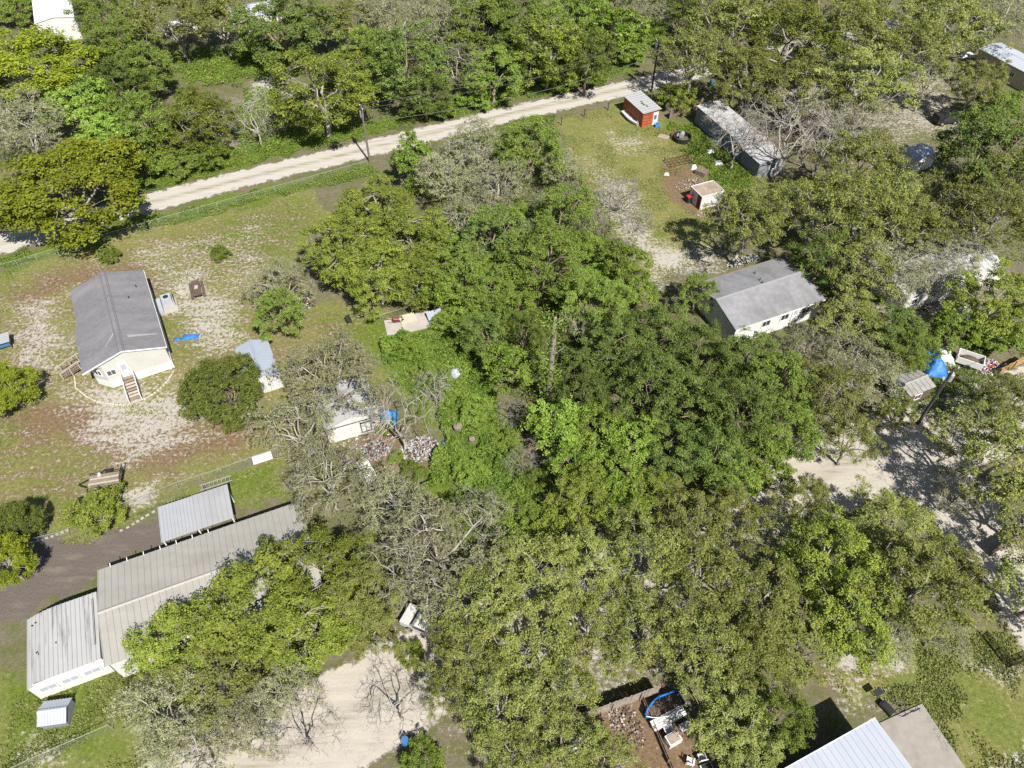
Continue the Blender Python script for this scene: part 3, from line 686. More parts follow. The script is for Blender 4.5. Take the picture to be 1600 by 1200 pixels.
# --- 9 buildings further off
def far_building(name, label, c, rz, L, Wd, zw, rise, wall, roof, pw=.9):
    t = gable_metal(name, label, 'building', c, rz, L, Wd, zw, rise, .15, wall, roof, pw)
    for x in np.arange(-L/2+1.5, L/2-1, 3): window(t, (x, -Wd/2-.04, zw*.6), 0, 1.0, .9)
    return t
c = P(1532, 76, 3); rz = R(-66); c = c+Vector((math.cos(rz), math.sin(rz), 0))*9+Vector((-math.sin(rz), math.cos(rz), 0))*2.6
far_building('long_white_shed', 'long white metal roofed building with beige walls at upper right', c, rz, 18, 5.2, 2.9, .35, m_beige, m_metal_clean, .6)
c = P(86, 20, 4); far_building('white_barn', 'large plain white roofed barn at the upper left corner', c+B*7-A*.3, R(115.5), 20, 6.4, 3.8, .5, m_white, M('bright_roof', (.74, .74, .73), .03, .4, .5), .8)
c = P(1436, 236, 2.4); far_building('small_white_shed', 'small white roofed shed among the right hand oaks', c, R(26), 4.2, 3.0, 2.2, .3, m_white, m_metal_clean, .5)
c = P(1470, 418, 2.8); far_building('oak_hidden_home', 'pale mobile home roof showing through the oaks at right', c, R(24), 15, 5, 2.7, .5, m_dull_wall, m_alu, 1.0)
c = P(1427, 596, 2.2); far_building('grey_shed', 'small shed with weathered grey roof below the blue tarp', c, R(24), 3.4, 2.6, 2.0, .3, m_wood_d, M('old_grey_roof', (.30, .285, .27), .15, 1.5, .8, stain=(.14, .12, .11), stain_amt=.6), .6)
c = P(395, 12, 3); far_building('hidden_house', 'pale roofed house behind the trees at the top edge', c, R(25), 9, 6, 2.6, .8, m_white, M('pale_blue_roof', (.45, .48, .54), .06, 1, .6), .8)
# large metal building bottom right
def big_metal():
    cn = P(1368, 1122, 3.5); rz = R(24.5); ex = Vector((math.cos(rz), math.sin(rz), 0)); ey = Vector((-math.sin(rz), math.cos(rz), 0)); L, Wd = 15, 11
    c = cn-ex*L/2-ey*Wd/2; t = thing('metal_garage', 'large garage with clean white metal roof at the bottom right', 'garage', (c.x, c.y, 0), rz)
    MB().box((0, 0, 1.62), (L-.3, Wd-.3, 3.24)).build('wall', m_dull_wall, t)
    metal_slope(t, -L/2, L/2, -Wd/2, 3.30, Wd/2, 3.5, .5, m_metal_clean, rib=.025)
    MB().box((0, Wd/2+.03, 3.45), (L, .06, .16)).build('gutter', m_trim, t)
    for x in (-3, 2): window(t, (x, Wd/2-.12, 1.8), math.pi, 1.1, .9)
    MB().box((L/2-.12, 1.5, 1.2), (.08, 2.6, 2.3)).build('roller_door', m_white, t)
    s = thing('concrete_slab', 'stained concrete slab beside the large white garage', 'slab', (0, 0, 0))
    q = [P(1374, 1130), P(1440, 1100), P(1514, 1210), P(1450, 1260)]
    cc = [(p.x, p.y) for p in q]
    MB().prism([cc[3], cc[2], cc[1], cc[0]], .0, .1).build('slab', m_conc, s)
big_metal()

# ---------------------------------------------------------------- fences and poles
def chain_link(label, pts, h=1.15, name='chain_link_fence', wire=None, step=2.6):
    pts = [Vector((p.x, p.y, 0)) for p in pts]; o = pts[0]
    t = thing(name, label, 'fence', o); mesh = MB(); pm = MB().tube([(0, 0, 0), (0, 0, h+.06)], .026, 6).mesh('post'); pm.materials.append(m_galv)
    for i in range(len(pts)-1):
        a, b = pts[i]-o, pts[i+1]-o; d = b-a; l = d.length; u = d/l; n = max(1, round(l/step))
        for k in range(n+(i == len(pts)-2)): link('post', pm, None, t, a+d*k/n)
        MB().tube([a+Vector((0, 0, h)), b+Vector((0, 0, h))], .02, 5).build('top_rail', m_galv, t)
        s = np.arange(-h, l, .13)
        for x in s:
            for sg in (0, 1):
                x0, x1 = max(0, x), min(l, x+h)
                if x1 <= x0: continue
                z0, z1 = x0-x, x1-x
                if sg: z0, z1 = h-z0, h-z1
                p, q = a+u*x0, a+u*x1; w = .0035
                mesh.add([(p.x, p.y, z0-w), (q.x, q.y, z1-w), (q.x, q.y, z1+w), (p.x, p.y, z0+w)], [(0, 1, 2, 3)])
    tag(mesh.build('wire_mesh', wire or m_wire, t), kind='stuff'); return t
chain_link('chain link fence along the near edge of the sand road', [P(-30, 436), P(0, 427), P(60, 409), P(250, 353), P(400, 311), P(575, 262)])
chain_link('chain link fence behind the tan mobile home', [P(20, 862), P(110, 838), P(190, 800), P(280, 765), P(350, 742), P(432, 712)])
chain_link('short chain link fence on the grass at the bottom left', [P(10, 1215), P(95, 1176), P(178, 1140)])
chain_link('chain link fence behind the junk slab', [P(598, 500), P(640, 488), P(690, 478)], .9, wire=m_black)
# wire fence posts by the road, each its own post
for u, v, w in ((877, 196, 'nearest the shrubs'), (913, 183, 'in the middle of the row'), (950, 172, 'nearest the red shed')):
    p = P(u, v); t = thing('fence_post', 'dark fence post beside the road, '+w, 'post', p, R(26), 'fence posts left of the red shed')
    MB().tube([(0, 0, 0), (0, 0, 1.35)], [.08, .07], 7).build('shaft', m_pole_d, t); MB().box((0, 0, 1.2), (.36, .07, .1)).build('crosspiece', m_pole_d, t)

def board_fence(name, label, a, b, h, mat, bw=.16, rails=True):
    a, b = Vector((a.x, a.y, 0)), Vector((b.x, b.y, 0)); d = b-a; l = d.length; rz = math.atan2(d.y, d.x)
    t = thing(name, label, 'fence', a, rz); n = max(1, int(l/bw)); rnd = random.Random(len(label))
    ms = [MB().box((0, 0, h/2), (bw-.003, .025, h)).mesh('board') for _ in range(1)]
    ms[0].materials.append(mat)
    for i in range(n):
        o = link('board', ms[0], None, t, ((i+.5)*bw, rnd.uniform(-.008, .008), 0)); o.scale = (1, 1, rnd.uniform(.96, 1.02)); o.rotation_euler = (rnd.uniform(-.02, .02), 0, 0)
    for z in (.35, h-.3): MB().box((l/2, -.05, z), (l, .05, .09)).build('rail', m_wood, t)
    for x in np.arange(0, l+.1, 2.4): MB().box((min(x, l), -.1, h/2), (.1, .1, h)).build('post', m_wood, t)
    return t
board_fence('board_fence', 'brown board fence between red shed and trailer home', P(1045, 186), P(1098, 168), 1.7, m_fence_w, .3)
board_fence('board_fence', 'grey board fence casting a black shadow behind the boat yard', P(865, 1142), P(1028, 1083), 1.8, m_fence_g, .16)
board_fence('board_fence', 'brown board fence dividing the dirt strip from the boat', P(1003, 1093), P(1050, 1205), .8, m_fence_w, .2)
board_fence('board_fence', 'brown board fence at the right edge beside the sand drive', P(1545, 868), P(1640, 818), 1.7, m_fence_w, .2)
board_fence('board_fence', 'orange board fence under the bent tree at the right edge', P(1556, 588), P(1600, 566), 1.3, m_wood_o, .3)
def low_panel(label, a, b, h=.9):
    a, b = Vector((a.x, a.y, 0)), Vector((b.x, b.y, 0)); d = b-a; l = d.length; t = thing('wire_panel', label, 'fence', a, math.atan2(d.y, d.x))
    for z in (.06, h/2, h): MB().box((l/2, 0, z), (l, .03, .03)).build('rail', m_black, t)
    for x in np.arange(0, l+.01, l/2): MB().box((x, 0, h/2), (.05, .05, h)).build('post', m_black, t)
    m = MB()
    for x in np.arange(.05, l, .07): m.box((x, 0, h/2), (.03, .012, h-.05))
    tag(m.build('wire_mesh', m_black, t), kind='stuff')
low_panel('black wire pen side near the fallen branches', P(1360, 1012), P(1386, 1040)); low_panel('black wire pen side below the oak shade', P(1362, 1009), P(1402, 985))
low_panel('black panel for a fence side and its shadow, running down to corner at right', P(1535, 993), P(1574, 1043)); low_panel('black panel for a fence side and its shadow at right edge of lawn', P(1576, 1043), P(1640, 1018))  # black colour stands for a fence corner together with its cast shadow

def utility_pole(label, base, h, mat, arm_rz, trans=True):
    t = thing('utility_pole', label, 'utility pole', base)
    MB().tube([(0, 0, 0), (0, 0, h)], [.17, .11], 9).build('pole', mat, t)
    MB().box((0, 0, h-.5), (1.5, .1, .12), arm_rz).build('crossarm', mat, t)
    for x in (-.65, 0, .65):
        q = Vector((math.cos(arm_rz)*x, math.sin(arm_rz)*x, h-.43)); MB().lathe([(.05, 0), (.07, .08), (.04, .2)], q, 8).build('insulator', m_trim, t)
    if trans:
        c = MB().lathe([(.1, -.05), (.27, 0), (.27, .85), (.2, .95)], (math.cos(arm_rz)*.35, math.sin(arm_rz)*.35, h-2.0), 12).build('transformer', m_galv, t)
        MB().lathe([(.05, 0), (.06, .2)], (math.cos(arm_rz)*.35, math.sin(arm_rz)*.35, h-1.05), 8).build('bushing', m_trim, c)
    return t
PB1, PB2, PB3 = P(578, 253), P(1018, 142), P(1434, 662)
utility_pole('utility pole with grey transformer at the near edge of the road', PB1, 9.0, m_pole, AX+math.pi/2)
utility_pole('dark utility pole with transformer beyond the red shed', PB2, 8.6, m_pole_d, AX+math.pi/2)
utility_pole('dark utility pole rising past the blue tarp at right', PB3, 8.6, m_pole_d, AX)
g = PB3+Vector((-2.0, -1.6, 0)); t = thing('guy_wire', 'guy wire with yellow guard at the foot of the right pole', 'wire', g)
top = PB3+Vector((0, 0, 7.4))-g; MB().tube([(0, 0, 0), top], .015, 4).build('wire', m_cable, t); MB().tube([(0, 0, 0), top*.32], .05, 6).build('guard', m_yellow, t)
def power_line(label, a, b, sag=1.2, r=.022):
    n = 14; pts = [a.lerp(b, i/n)-Vector((0, 0, sag*4*(i/n)*(1-i/n))) for i in range(n+1)]
    o = pts[0]; return tag(MB().tube([p-o for p in pts], r, 4).build('power_line', m_cable, None, o), label, 'wire')
off = B*.6
for k, (dz, s, w) in enumerate(((-.25, 1, 'upper far'), (-.25, -1, 'upper near'), (-2.6, 0, 'lowest'))):
    power_line(w+' power line strung above the road between the two poles', PB1+Vector((0, 0, 9.0+dz))+off*s, PB2+Vector((0, 0, 8.6+dz))+off*s, 1.0+.3*k, .02+.012*(k == 2))
power_line('power line leaving the right pole over the junk', PB3+Vector((0, 0, 8.2)), PB3+A*34+Vector((0, 0, 8.2)), 1.2)

# ---------------------------------------------------------------- yard objects
def picnic_table():
    p = P(308, 453, .4); t = thing('picnic_table', 'dark wooden picnic table in the left yard', 'picnic table', (p.x, p.y, 0), R(113))
    for i in range(5): MB().box((0, -.36+.18*i, .75), (3.0, .165, .05)).build('top_plank', m_wood_d, t)
    for s in (-1, 1):
        for k in (0, 1): MB().box((0, s*(.6+.16*k), .45), (3.0, .15, .045)).build('bench_plank', m_wood_d, t)
        MB().bar((s*.8, -.65, 0), (s*.8, .25, .73), .09, .06).build('leg', m_wood_d, t); MB().bar((s*.8, .65, 0), (s*.8, -.25, .73), .06, .05).build('leg', m_wood_d, t)
        MB().box((s*.8, 0, .40), (.06, 1.75, .07)).build('brace', m_wood_d, t)
    x = thing('wooden_tray', 'pale tray lying on the picnic table', 'tray', (p.x, p.y, .776), R(100))
    MB().box((0, 0, .03), (.55, .4, .04)).build('base', m_wood_p, x)
    for s in (-1, 1): MB().box((s*.27, 0, .09), (.03, .4, .08)).build('side', m_wood_p, x)
picnic_table()
q = P(284, 458); tag(MB().box((0, 0, .05), (1.2, .7, .06), -.5).box((.5, -.3, .1), (.3, .3, .14), .3).build('plywood_offcut', m_wood_p, None, q), 'pale board offcut between air conditioner and picnic table', 'board')
def cloth(name, label, loc, sx, sy, h, mat, seed, cat='tarp', n=16):
    """a crumpled sheet lying over something"""
    xs = np.linspace(-1, 1, n); X, Y = np.meshgrid(xs, xs)
    r = np.maximum(np.abs(X), np.abs(Y)); f = np.clip(1.15-r**2*1.1, 0, 1)
    Z = h*f*(.45+.9*fbm(X*3+seed, Y*3, 1.3, seed))+.03
    X2 = X*sx/2*(1+.3*(fbm(X*2, Y*2+seed, 1.2, seed+5)-.5)); Y2 = Y*sy/2*(1+.3*(fbm(X*2+9, Y*2, 1.2, seed+8)-.5))
    V = np.stack([X2.ravel(), Y2.ravel(), Z.ravel()], 1); i = np.arange((n-1)**2); a = i//(n-1)*n+i % (n-1)
    V2 = V.copy(); V2[:, 2] = 0.005; F = np.stack([a, a+1, a+n+1, a+n], 1)
    e = np.concatenate([np.arange(n), np.arange(1, n)*n+n-1, np.arange(n-2, -1, -1)+n*(n-1), np.arange(n-2, 0, -1)*n]); e2 = np.roll(e, -1)
    F = np.concatenate([F, np.stack([e, e+n*n, e2+n*n, e2], 1)])
    me = np_mesh(name, np.concatenate([V, V2]), F); return tag(link(name, me, mat, None, loc), label, cat)
cloth('blue_tarp', 'crumpled bright blue tarp on the sand beside the white house', P(298, 527), 1.9, .9, .3, m_blue, 1)
cloth('blue_bag', 'small blue bag close to the white house wall', P(277, 531), .8, .6, .25, m_blueb, 2, 'bag', 9)
cloth('blue_tarp', 'faded blue tarp heap beside the white shed under the bare tree', P(607, 655), 2.0, 2.2, .9, m_blue2, 3)
cloth('blue_tarp', 'large blue tarp draped over junk at right', P(1455, 572), 2.4, 3.8, 1.5, m_blue, 4)
cloth('white_sheet', 'crumpled white sheet over junk next to the large blue tarp', P(1468, 556), 2.4, 3.0, 1.2, m_white, 5, 'sheet')
cloth('white_bag', 'white bag in the lush grass nearest the rusty frame', P(1110, 238), 1.1, .8, .4, m_trim, 6, 'bag', 9)
cloth('white_bag', 'white bag in the lush grass nearest the grey trailer home', P(1123, 256), 1.2, .9, .5, m_trim, 7, 'bag', 9)
cloth('white_bag', 'white bag at the end of the rusty frame', P(1084, 263), .9, .8, .5, m_trim, 8, 'bag', 9)
cloth('white_bag', 'small pale bag on the bare soil above the box shed', P(1041, 273), .8, .6, .3, m_dull_wall, 9, 'bag', 9)
cloth('grey_cover', 'grey blue plastic cover in the bright ground plants', P(712, 584), 1.5, 1.3, .7, m_metal_blue, 10, 'cover')
cloth('blue_bag', 'small blue bag in the weeds right of the rubbish heaps', P(694, 693), .6, .6, .3, m_blueb, 11, 'bag', 9)
cloth('white_sheet', 'white plastic sheet hanging among the upper right oaks', P(1512, 88), 2.4, 1.6, .6, m_trim, 12, 'sheet')
cloth('white_sheet', 'pale plastic heap under oaks near the bottom centre', P(908, 1160), 1.7, 1.6, .6, m_dull_wall, 13, 'sheet')
cloth('white_sheet', 'pale tarp on the ground among oaks above the orange board', P(1385, 395), 3.4, 2.4, .5, m_white, 14, 'tarp')
cloth('white_sheet', 'white tarp on the ground at the right end of the oaks', P(1545, 430), 3.0, 2.0, .6, m_trim, 15, 'tarp')
cloth('white_sheet', 'white heap under the yellow green oak at right', P(1506, 487), 1.6, 2.4, .6, m_white, 16, 'tarp')

def trailer():
    p = P(165, 752, .4); t = thing('utility_trailer', 'open utility trailer with wooden deck and black mesh ramp in yard', 'trailer', (p.x, p.y, 0), R(12))
    L, w = 3.0, 1.75; n = 9
    for i in range(n): MB().box((0, -w/2+(i+.5)*w/n, .52), (L, w/n-.012, .05)).build('deck_plank', (m_wood if i % 3 else m_wood_p), t)
    for s in (-1, 1):
        MB().box((0, s*(w/2+.04), .5), (L+.1, .07, .14)).build('side_rail', m_black, t); MB().box((0, s*(w/2+.04), .82), (L, .05, .05)).build('upper_rail', m_black, t)
        for x in (-1.4, -.5, .5, 1.4): MB().box((x, s*(w/2+.04), .68), (.05, .05, .3)).build('stake', m_black, t)
        wl = MB().lathe([(.2, -.1), (.32, -.1), (.34, 0), (.32, .1), (.2, .1)], (0, 0, 0), 14).build('wheel', m_rubber, t, (.15, s*(w/2+.22), .34)); wl.rotation_euler = (math.pi/2, 0, 0)
        MB().lathe([(.05, -.11), (.19, -.105), (.19, .105), (.05, .11)], (0, 0, 0), 12).build('rim', m_trim, wl)
        MB().box((.15, s*(w/2+.22), .74), (.8, .26, .04)).build('fender', m_black, t)
    MB().bar((-L/2, .55, .48), (-L/2-1.0, 0, .48), .08).build('tongue', m_black, t); MB().bar((-L/2, -.55, .48), (-L/2-1.0, 0, .48), .08).build('tongue', m_black, t)
    MB().tube([(-L/2-.95, 0, 0), (-L/2-.95, 0, .8)], .04, 6).build('jack', m_galv, t)
    r = MB(); H = 1.15
    for y in np.linspace(-w/2, w/2, 5): r.bar((L/2+.08, y, .5), (L/2+.28, y, .5+H), .05)
    for z in np.linspace(0, 1, 5): r.bar((L/2+.08+.2*z, -w/2, .5+H*z), (L/2+.08+.2*z, w/2, .5+H*z), .04)
    r.build('ramp_gate', m_black, t)
    x = P(153, 738, .9); tag(MB().box((0, 0, .04), (.5, .25, .08), 1.9).build('white_bucket_lid', m_trim, None, Vector((x.x, x.y, .55))), 'small white board on the edge of the trailer deck', 'board')
trailer()
def hutch():
    p = P(4, 533, 1); t = thing('rabbit_hutch', 'grey topped hutch at the left edge of the yard', 'hutch', (p.x-.3, p.y, 0), R(27))
    MB().box((0, 0, 1.25), (2.1, 1.7, .08)).build('top', m_metal_gal, t); MB().box((.0, .1, .8), (1.7, 1.2, .8)).build('body', m_blueb, t)
    for x in (-.85, .85):
        for y in (-.6, .7): MB().box((x, y, .6), (.08, .08, 1.2)).build('leg', m_wood_d, t)
hutch()
def slab_junk():
    q = [P(600, 502), P(672, 486), P(690, 507), P(606, 528)]; o = q[0]
    t = thing('patio_slab', 'pinkish concrete patio slab with junk in bright weeds', 'slab', o)
    MB().prism([((p-o).x, (p-o).y) for p in reversed(q)], 0, .1).build('slab', m_concl, t)
    p = P(637, 497, .4); t = thing('mattress', 'tan mattress on the patio slab', 'mattress', (p.x, p.y, .1), R(24))
    MB().box((0, 0, .14), (1.9, 1.4, .26), 0, .12).build('pad', m_tan, t); MB().box((0, 0, .06), (1.85, 1.36, .12)).build('base', m_dull_wall, t)
    p = P(622, 504); t = thing('wheelbarrow', 'dark red wheelbarrow tub on the patio slab', 'wheelbarrow', (p.x, p.y, .1), R(10))
    MB().add([(-.6, -.4, .5), (.6, -.4, .5), (.6, .4, .5), (-.6, .4, .5), (-.35, -.22, .15), (.35, -.22, .15), (.35, .22, .15), (-.35, .22, .15)], [(4, 5, 6, 7), (0, 4, 7, 3), (1, 2, 6, 5), (0, 1, 5, 4), (3, 7, 6, 2)]).build('tub', m_maroon, t)
    for s in (-1, 1): MB().bar((.4, s*.2, .1), (-1.1, s*.3, .45), .05).build('handle', m_wood_p, t)
    MB().lathe([(.05, -.05), (.18, -.04), (.18, .04), (.05, .05)], (0, 0, 0), 10).build('wheel', m_rubber, t, (.62, 0, .18)).rotation_euler = (math.pi/2, 0, 0)
    p = P(680, 496, .3); t = thing('metal_sheet', 'bluish metal sheet leaning at the right end of patio slab', 'sheet', (p.x, p.y, .02), R(22))
    metal_slope(t, -.9, .9, -.7, .25, .7, .85, .3, m_metal_blue, name='panel'); MB().box((-.7, .6, .36), (.08, .08, .7)).build('prop', m_wood, t); MB().box((.7, .6, .36), (.08, .08, .7)).build('prop', m_wood, t)
slab_junk()
def plank_thing(name, label, cat, u, v, L, w, h, rz, mat, z=.0):
    p = P(u, v); t = thing(name, label, cat, (p.x, p.y, z), R(rz)); n = max(1, round(w/.3))
    for i in range(n): MB().box((0, -w/2+(i+.5)*w/n, h/2+.03), (L, w/n-.012, h)).build('board', mat, t)
    for x in (-L*.35, L*.35): MB().box((x, 0, .015), (.1, w, .03)).build('batten', m_wood, t)
    return t
plank_thing('old_door', 'white door lying below the rubbish heap', 'door', 575, 737, 2.7, 1.15, .06, -58, m_trim)
plank_thing('plastic_sheet', 'white sheet lying on chain link fence below metal shed', 'sheet', 410, 716, 1.9, 1.0, .06, 24, m_trim)
plank_thing('plank', 'long grey plank left of the rubbish heaps', 'plank', 541, 718, 2.6, .3, .06, 92, m_wood_p)
plank_thing('orange_board', 'orange plywood board under the right hand oaks', 'board', 1443, 464, 1.9, 1.5, .06, 60, m_wood_o, .4)
plank_thing('plank', 'long grey beam beside the large blue tarp', 'plank', 1473, 580, 3.6, .3, .2, 70, m_wood_p)
plank_thing('plank', 'brown plank sheet on grass in front of the red shed', 'board', 1037, 214, 1.6, 1.2, .05, -30, m_plyw)
def rubbish(label, u, v, rx, ry, n, cols, seed, hgt=.5, ang=AX):
    rnd = random.Random(seed); p = P(u, v); mb = [MB() for _ in cols]
    for i in range(int(n*1.8)):
        a = rnd.uniform(0, 6.28); r = math.sqrt(rnd.random()); x, y = r*rx*math.cos(a), r*ry*math.sin(a)
        x, y = x*math.cos(ang)-y*math.sin(ang), x*math.sin(ang)+y*math.cos(ang); z = hgt*(1-r*r)*rnd.random()
        s = rnd.uniform(.05, .2)
        rnd.choice(mb).box((x, y, z+s*.25), (s, s*rnd.uniform(.4, 1), s*rnd.uniform(.15, .7)), rnd.uniform(0, 3), rnd.uniform(-.6, .6), rnd.uniform(-.5, .5))
    me = bpy.data.meshes.new('rubbish_heap'); V = []; F = []; I = []
    for k, m in enumerate(mb):
        o = len(V); V += m.v; F += [tuple(i+o for i in f) for f in m.f]; I += [k]*len(m.f)
    me.from_pydata(V, [], F); me.update()
    for c in cols: me.materials.append(c)
    me.polygons.foreach_set('material_index', np.array(I, np.int32))
    o = link('rubbish_heap', me, None, None, p); return tag(o, label, 'rubbish', kind='stuff')
m_pinkr = M('pink_rag', (.36, .26, .24), .3, 5, .9)
rubbish('heap of pale mixed rubbish right of the bare tree', 655, 702, 2.0, 1.6, 520, [m_dull_wall, m_pinkr, m_concl, m_black, m_grey_box, m_wood_d, m_wood], 3)
rubbish('heap of dark mixed rubbish left of the bare tree', 587, 704, 1.5, 1.2, 320, [m_concl, m_grey_box, m_grey_wall, m_maroon, m_black, m_wood_d, m_wood], 4)
rubbish('scattered boards and scraps around the bare tree', 570, 700, 3.2, 2.2, 120, [m_wood_p, m_trim, m_pinkr, m_wood], 5, .1)
rubbish('scattered scrap behind the white box shed', 1078, 288, 2.4, 1.3, 200, [m_wood_p, m_pinkr, m_wood, m_rust], 6, .25)
rubbish('scrap timber and rags under the trees by the metal shed', 470, 477, 1.7, 1.4, 160, [m_wood, m_wood_d, m_dull_wall, m_wood_o, m_wood_d, m_grey_box], 7, .4)
rubbish('dark scrap behind the grey roofed house', 1160, 408, 2.6, .9, 200, [m_dull_wall, m_black, m_grey_box, m_black], 8, .4)
rubbish('scattered scrap on the ground below the box shed', 1110, 330, 2.3, .9, 150, [m_wood_p, m_pinkr, m_wood], 9, .15)
rubbish('brown scrap on the dirt strip beside boat yard', 978, 1132, 1.2, 2.0, 160, [m_wood_d, m_wood, m_wood_d, m_concl], 10, .2, AX)
rubbish('white and red junk heap beside the dark utility pole', 1541, 574, 1.7, 1.2, 220, [m_trim, m_grey_box, m_redp, m_dull_wall, m_blueb], 11, .6)
rubbish('scrap beneath the dead trees right of the trailer home', 1225, 200, 3.5, 3.0, 240, [m_wood, m_rust, m_dull_wall, m_pinkr], 12, .3)
rubbish('junk under the oaks beside the orange board', 1425, 475, 3.0, 1.6, 200, [m_wood_d, m_wood_o, m_dull_wall, m_black], 13, .3)

def bed_frame():
    p = P(1062, 252, .2); t = thing('rusty_bed_frame', 'rusty metal bed frame on the grass above the box shed', 'bed frame', (p.x, p.y, 0), R(20))
    for y in (-.95, -.3, .3, .95): MB().bar((-2, y, .45), (2, y, .45), .07).build('long_bar', m_rust, t)
    for x in np.linspace(-2, 2, 7): MB().bar((x, -.95, .5), (x, .95, .5), .07).build('cross_bar', m_rust, t)
    for x in (-2, 2):
        for y in (-.95, .95): MB().bar((x, y, 0), (x, y, .7), .08).build('leg', m_rust, t)
bed_frame()
p = P(1096, 272); t = thing('brick_stack', 'reddish brown crate at the end of the rusty frame', 'crate', (p.x, p.y, 0), R(-40))
for i in range(4): MB().box((0, -.5+.33*i, .35), (1.6, .3, .7)).build('board', m_fence_w, t)
def round_pen():
    p = P(1066, 216, .3); t = thing('round_planter', 'round black ring full of junk near the red shed', 'planter', (p.x, p.y, 0))
    MB().lathe([(1.35, 0), (1.4, .7), (1.25, .7), (1.2, .05)], (0, 0, 0), 20).build('ring', m_rubber, t); MB().lathe([(1.2, .1), (.6, .3), (.05, .45)], (0, 0, 0), 14).build('filling', m_wood_d, t)
    q = Vector((p.x-.1, p.y+.2, .45)); s = thing('metal_drum', 'shiny metal drum lying in the round black ring', 'drum', q, R(70)); MB().tube([(-.5, 0, .35), (.5, 0, .35)], .36, 12).build('body', m_galv, s); MB().tube([(-.3, .55, .25), (.2, .6, .2)], .2, 10).build('pipe', m_metal_blue, s)
    c = P(1053, 214); k = thing('cable_coil', 'tangled rusty frame left of the round black ring', 'frame', c, R(60))
    for i in range(4): MB().tube([(.9*math.cos(a)+.1*i, .5*math.sin(a), .1+.12*i) for a in np.linspace(0, 6.28, 12)], .04, 5).build('loop', m_rust, k)
round_pen()
def lawn_chair(label, p, rz, mat, name='lawn_chair', z=0):
    t = thing(name, label, 'chair', (p.x, p.y, z), rz)
    MB().box((0, 0, .4), (.55, .55, .06)).build('seat', mat, t); MB().box((0, .28, .72), (.55, .06, .6), 0, -.2).build('backrest', mat, t)
    for s in (-1, 1):
        MB().box((s*.27, 0, .6), (.06, .5, .05)).build('armrest', mat, t)
        for y in (-.24, .24): MB().box((s*.24, y, .2), (.05, .05, .4)).build('leg', mat, t)
lawn_chair('blue lawn chair at the edge of the woods above the road', P(342, 222), 2.6, m_blue)
lawn_chair('white lawn chair lying beside the blue one above the road', P(353, 227), 1.6, m_trim)
lawn_chair('dark chair on the grass below the yellow oaks', P(546, 505), .5, m_black)
lawn_chair('white plastic chair in the boat yard, the nearer of two', P(1077, 1192), 2.8, m_trim)
lawn_chair('white plastic chair in the boat yard beside the dark trough', P(1095, 1186), 3.3, m_trim)

def pontoon():
    p = P(1037, 1112, .4); t = boat_hull('boat', 'blue and white open boat under the oaks by the board fence', (p.x, p.y+.3, .05), AX+math.pi, 3.3, 1.5, .75, m_blue, m_wood_d, m_blue, .07)
    q = P(1042, 1120, .6); s = thing('boat_canopy', 'long white slatted canopy frame lying against the blue boat', 'canopy', (q.x+.1, q.y-.1, 0), AX)
    for i in range(4): MB().box((0, -.3+.2*i, .6+.03*i), (2.9, .17, .06)).build('slat', m_white, s)
    for x in (-1.3, 1.3): MB().box((x, 0, .3), (.08, .6, .6)).build('support', m_dull_wall, s)
pontoon()
def tub(label, u, v, rz, L, w, mat, inner):
    p = P(u, v); t = thing('bathtub', label, 'tub', (p.x, p.y, 0), R(rz))
    MB().lathe([(.8, 0), (1, .5), (.85, .5), (.7, .12)], (0, 0, 0), 18, L/2, w/2).build('shell', mat, t); MB().lathe([(.7, .13), (.4, .2), (.05, .22)], (0, 0, 0), 14, L/2, w/2).build('contents', inner, t)
tub('oval white tub in the boat yard below the boat', 1043, 1141, 110, 1.1, .75, m_trim, m_grey_box)
def box_thing(name, label, cat, u, v, d, rz, mat, top=None, z=0):
    p = P(u, v); t = thing(name, label, cat, (p.x, p.y, z), R(rz)); MB().box((0, 0, d[2]/2), d).build('body', mat, t)
    MB().box((0, 0, d[2]+.03), (d[0]*.82, d[1]*.8, .06)).build('lid', top or mat, t)
    for s in (-1, 1): MB().box((s*d[0]*.51, 0, d[2]*.6), (.03, d[1]*.4, .06)).build('handle', m_galv, t)
    return t
box_thing('cooler', 'white and grey cooler box right of the oval tub', 'cooler', 1069, 1136, (.9, .5, .45), 26, m_trim, m_grey_box)
box_thing('white_freezer', 'white chest with brown rubbish on it below the oval tub', 'freezer', 1050, 1158, (1.1, .8, .8), 26, m_trim, m_plyw)
box_thing('dark_trough', 'dark trough with white rim at the bottom edge of boat yard', 'trough', 1103, 1200, (.9, .5, .3), 20, m_trim, m_black)
box_thing('grey_cart', 'black garden cart beside the concrete slab', 'cart', 1384, 1108, (1.1, .6, .4), -57, m_black, m_rubber)
p = P(1366, 1087); t = thing('road_sign', 'small dark panel on a stand above the black cart', 'panel', (p.x, p.y, 0), R(24)); MB().box((0, 0, .85), (.75, .5, .05)).build('panel', m_black, t)
MB().tube([(0, 0, 0), (0, 0, .84)], .04, 6).build('stand', m_black, t)
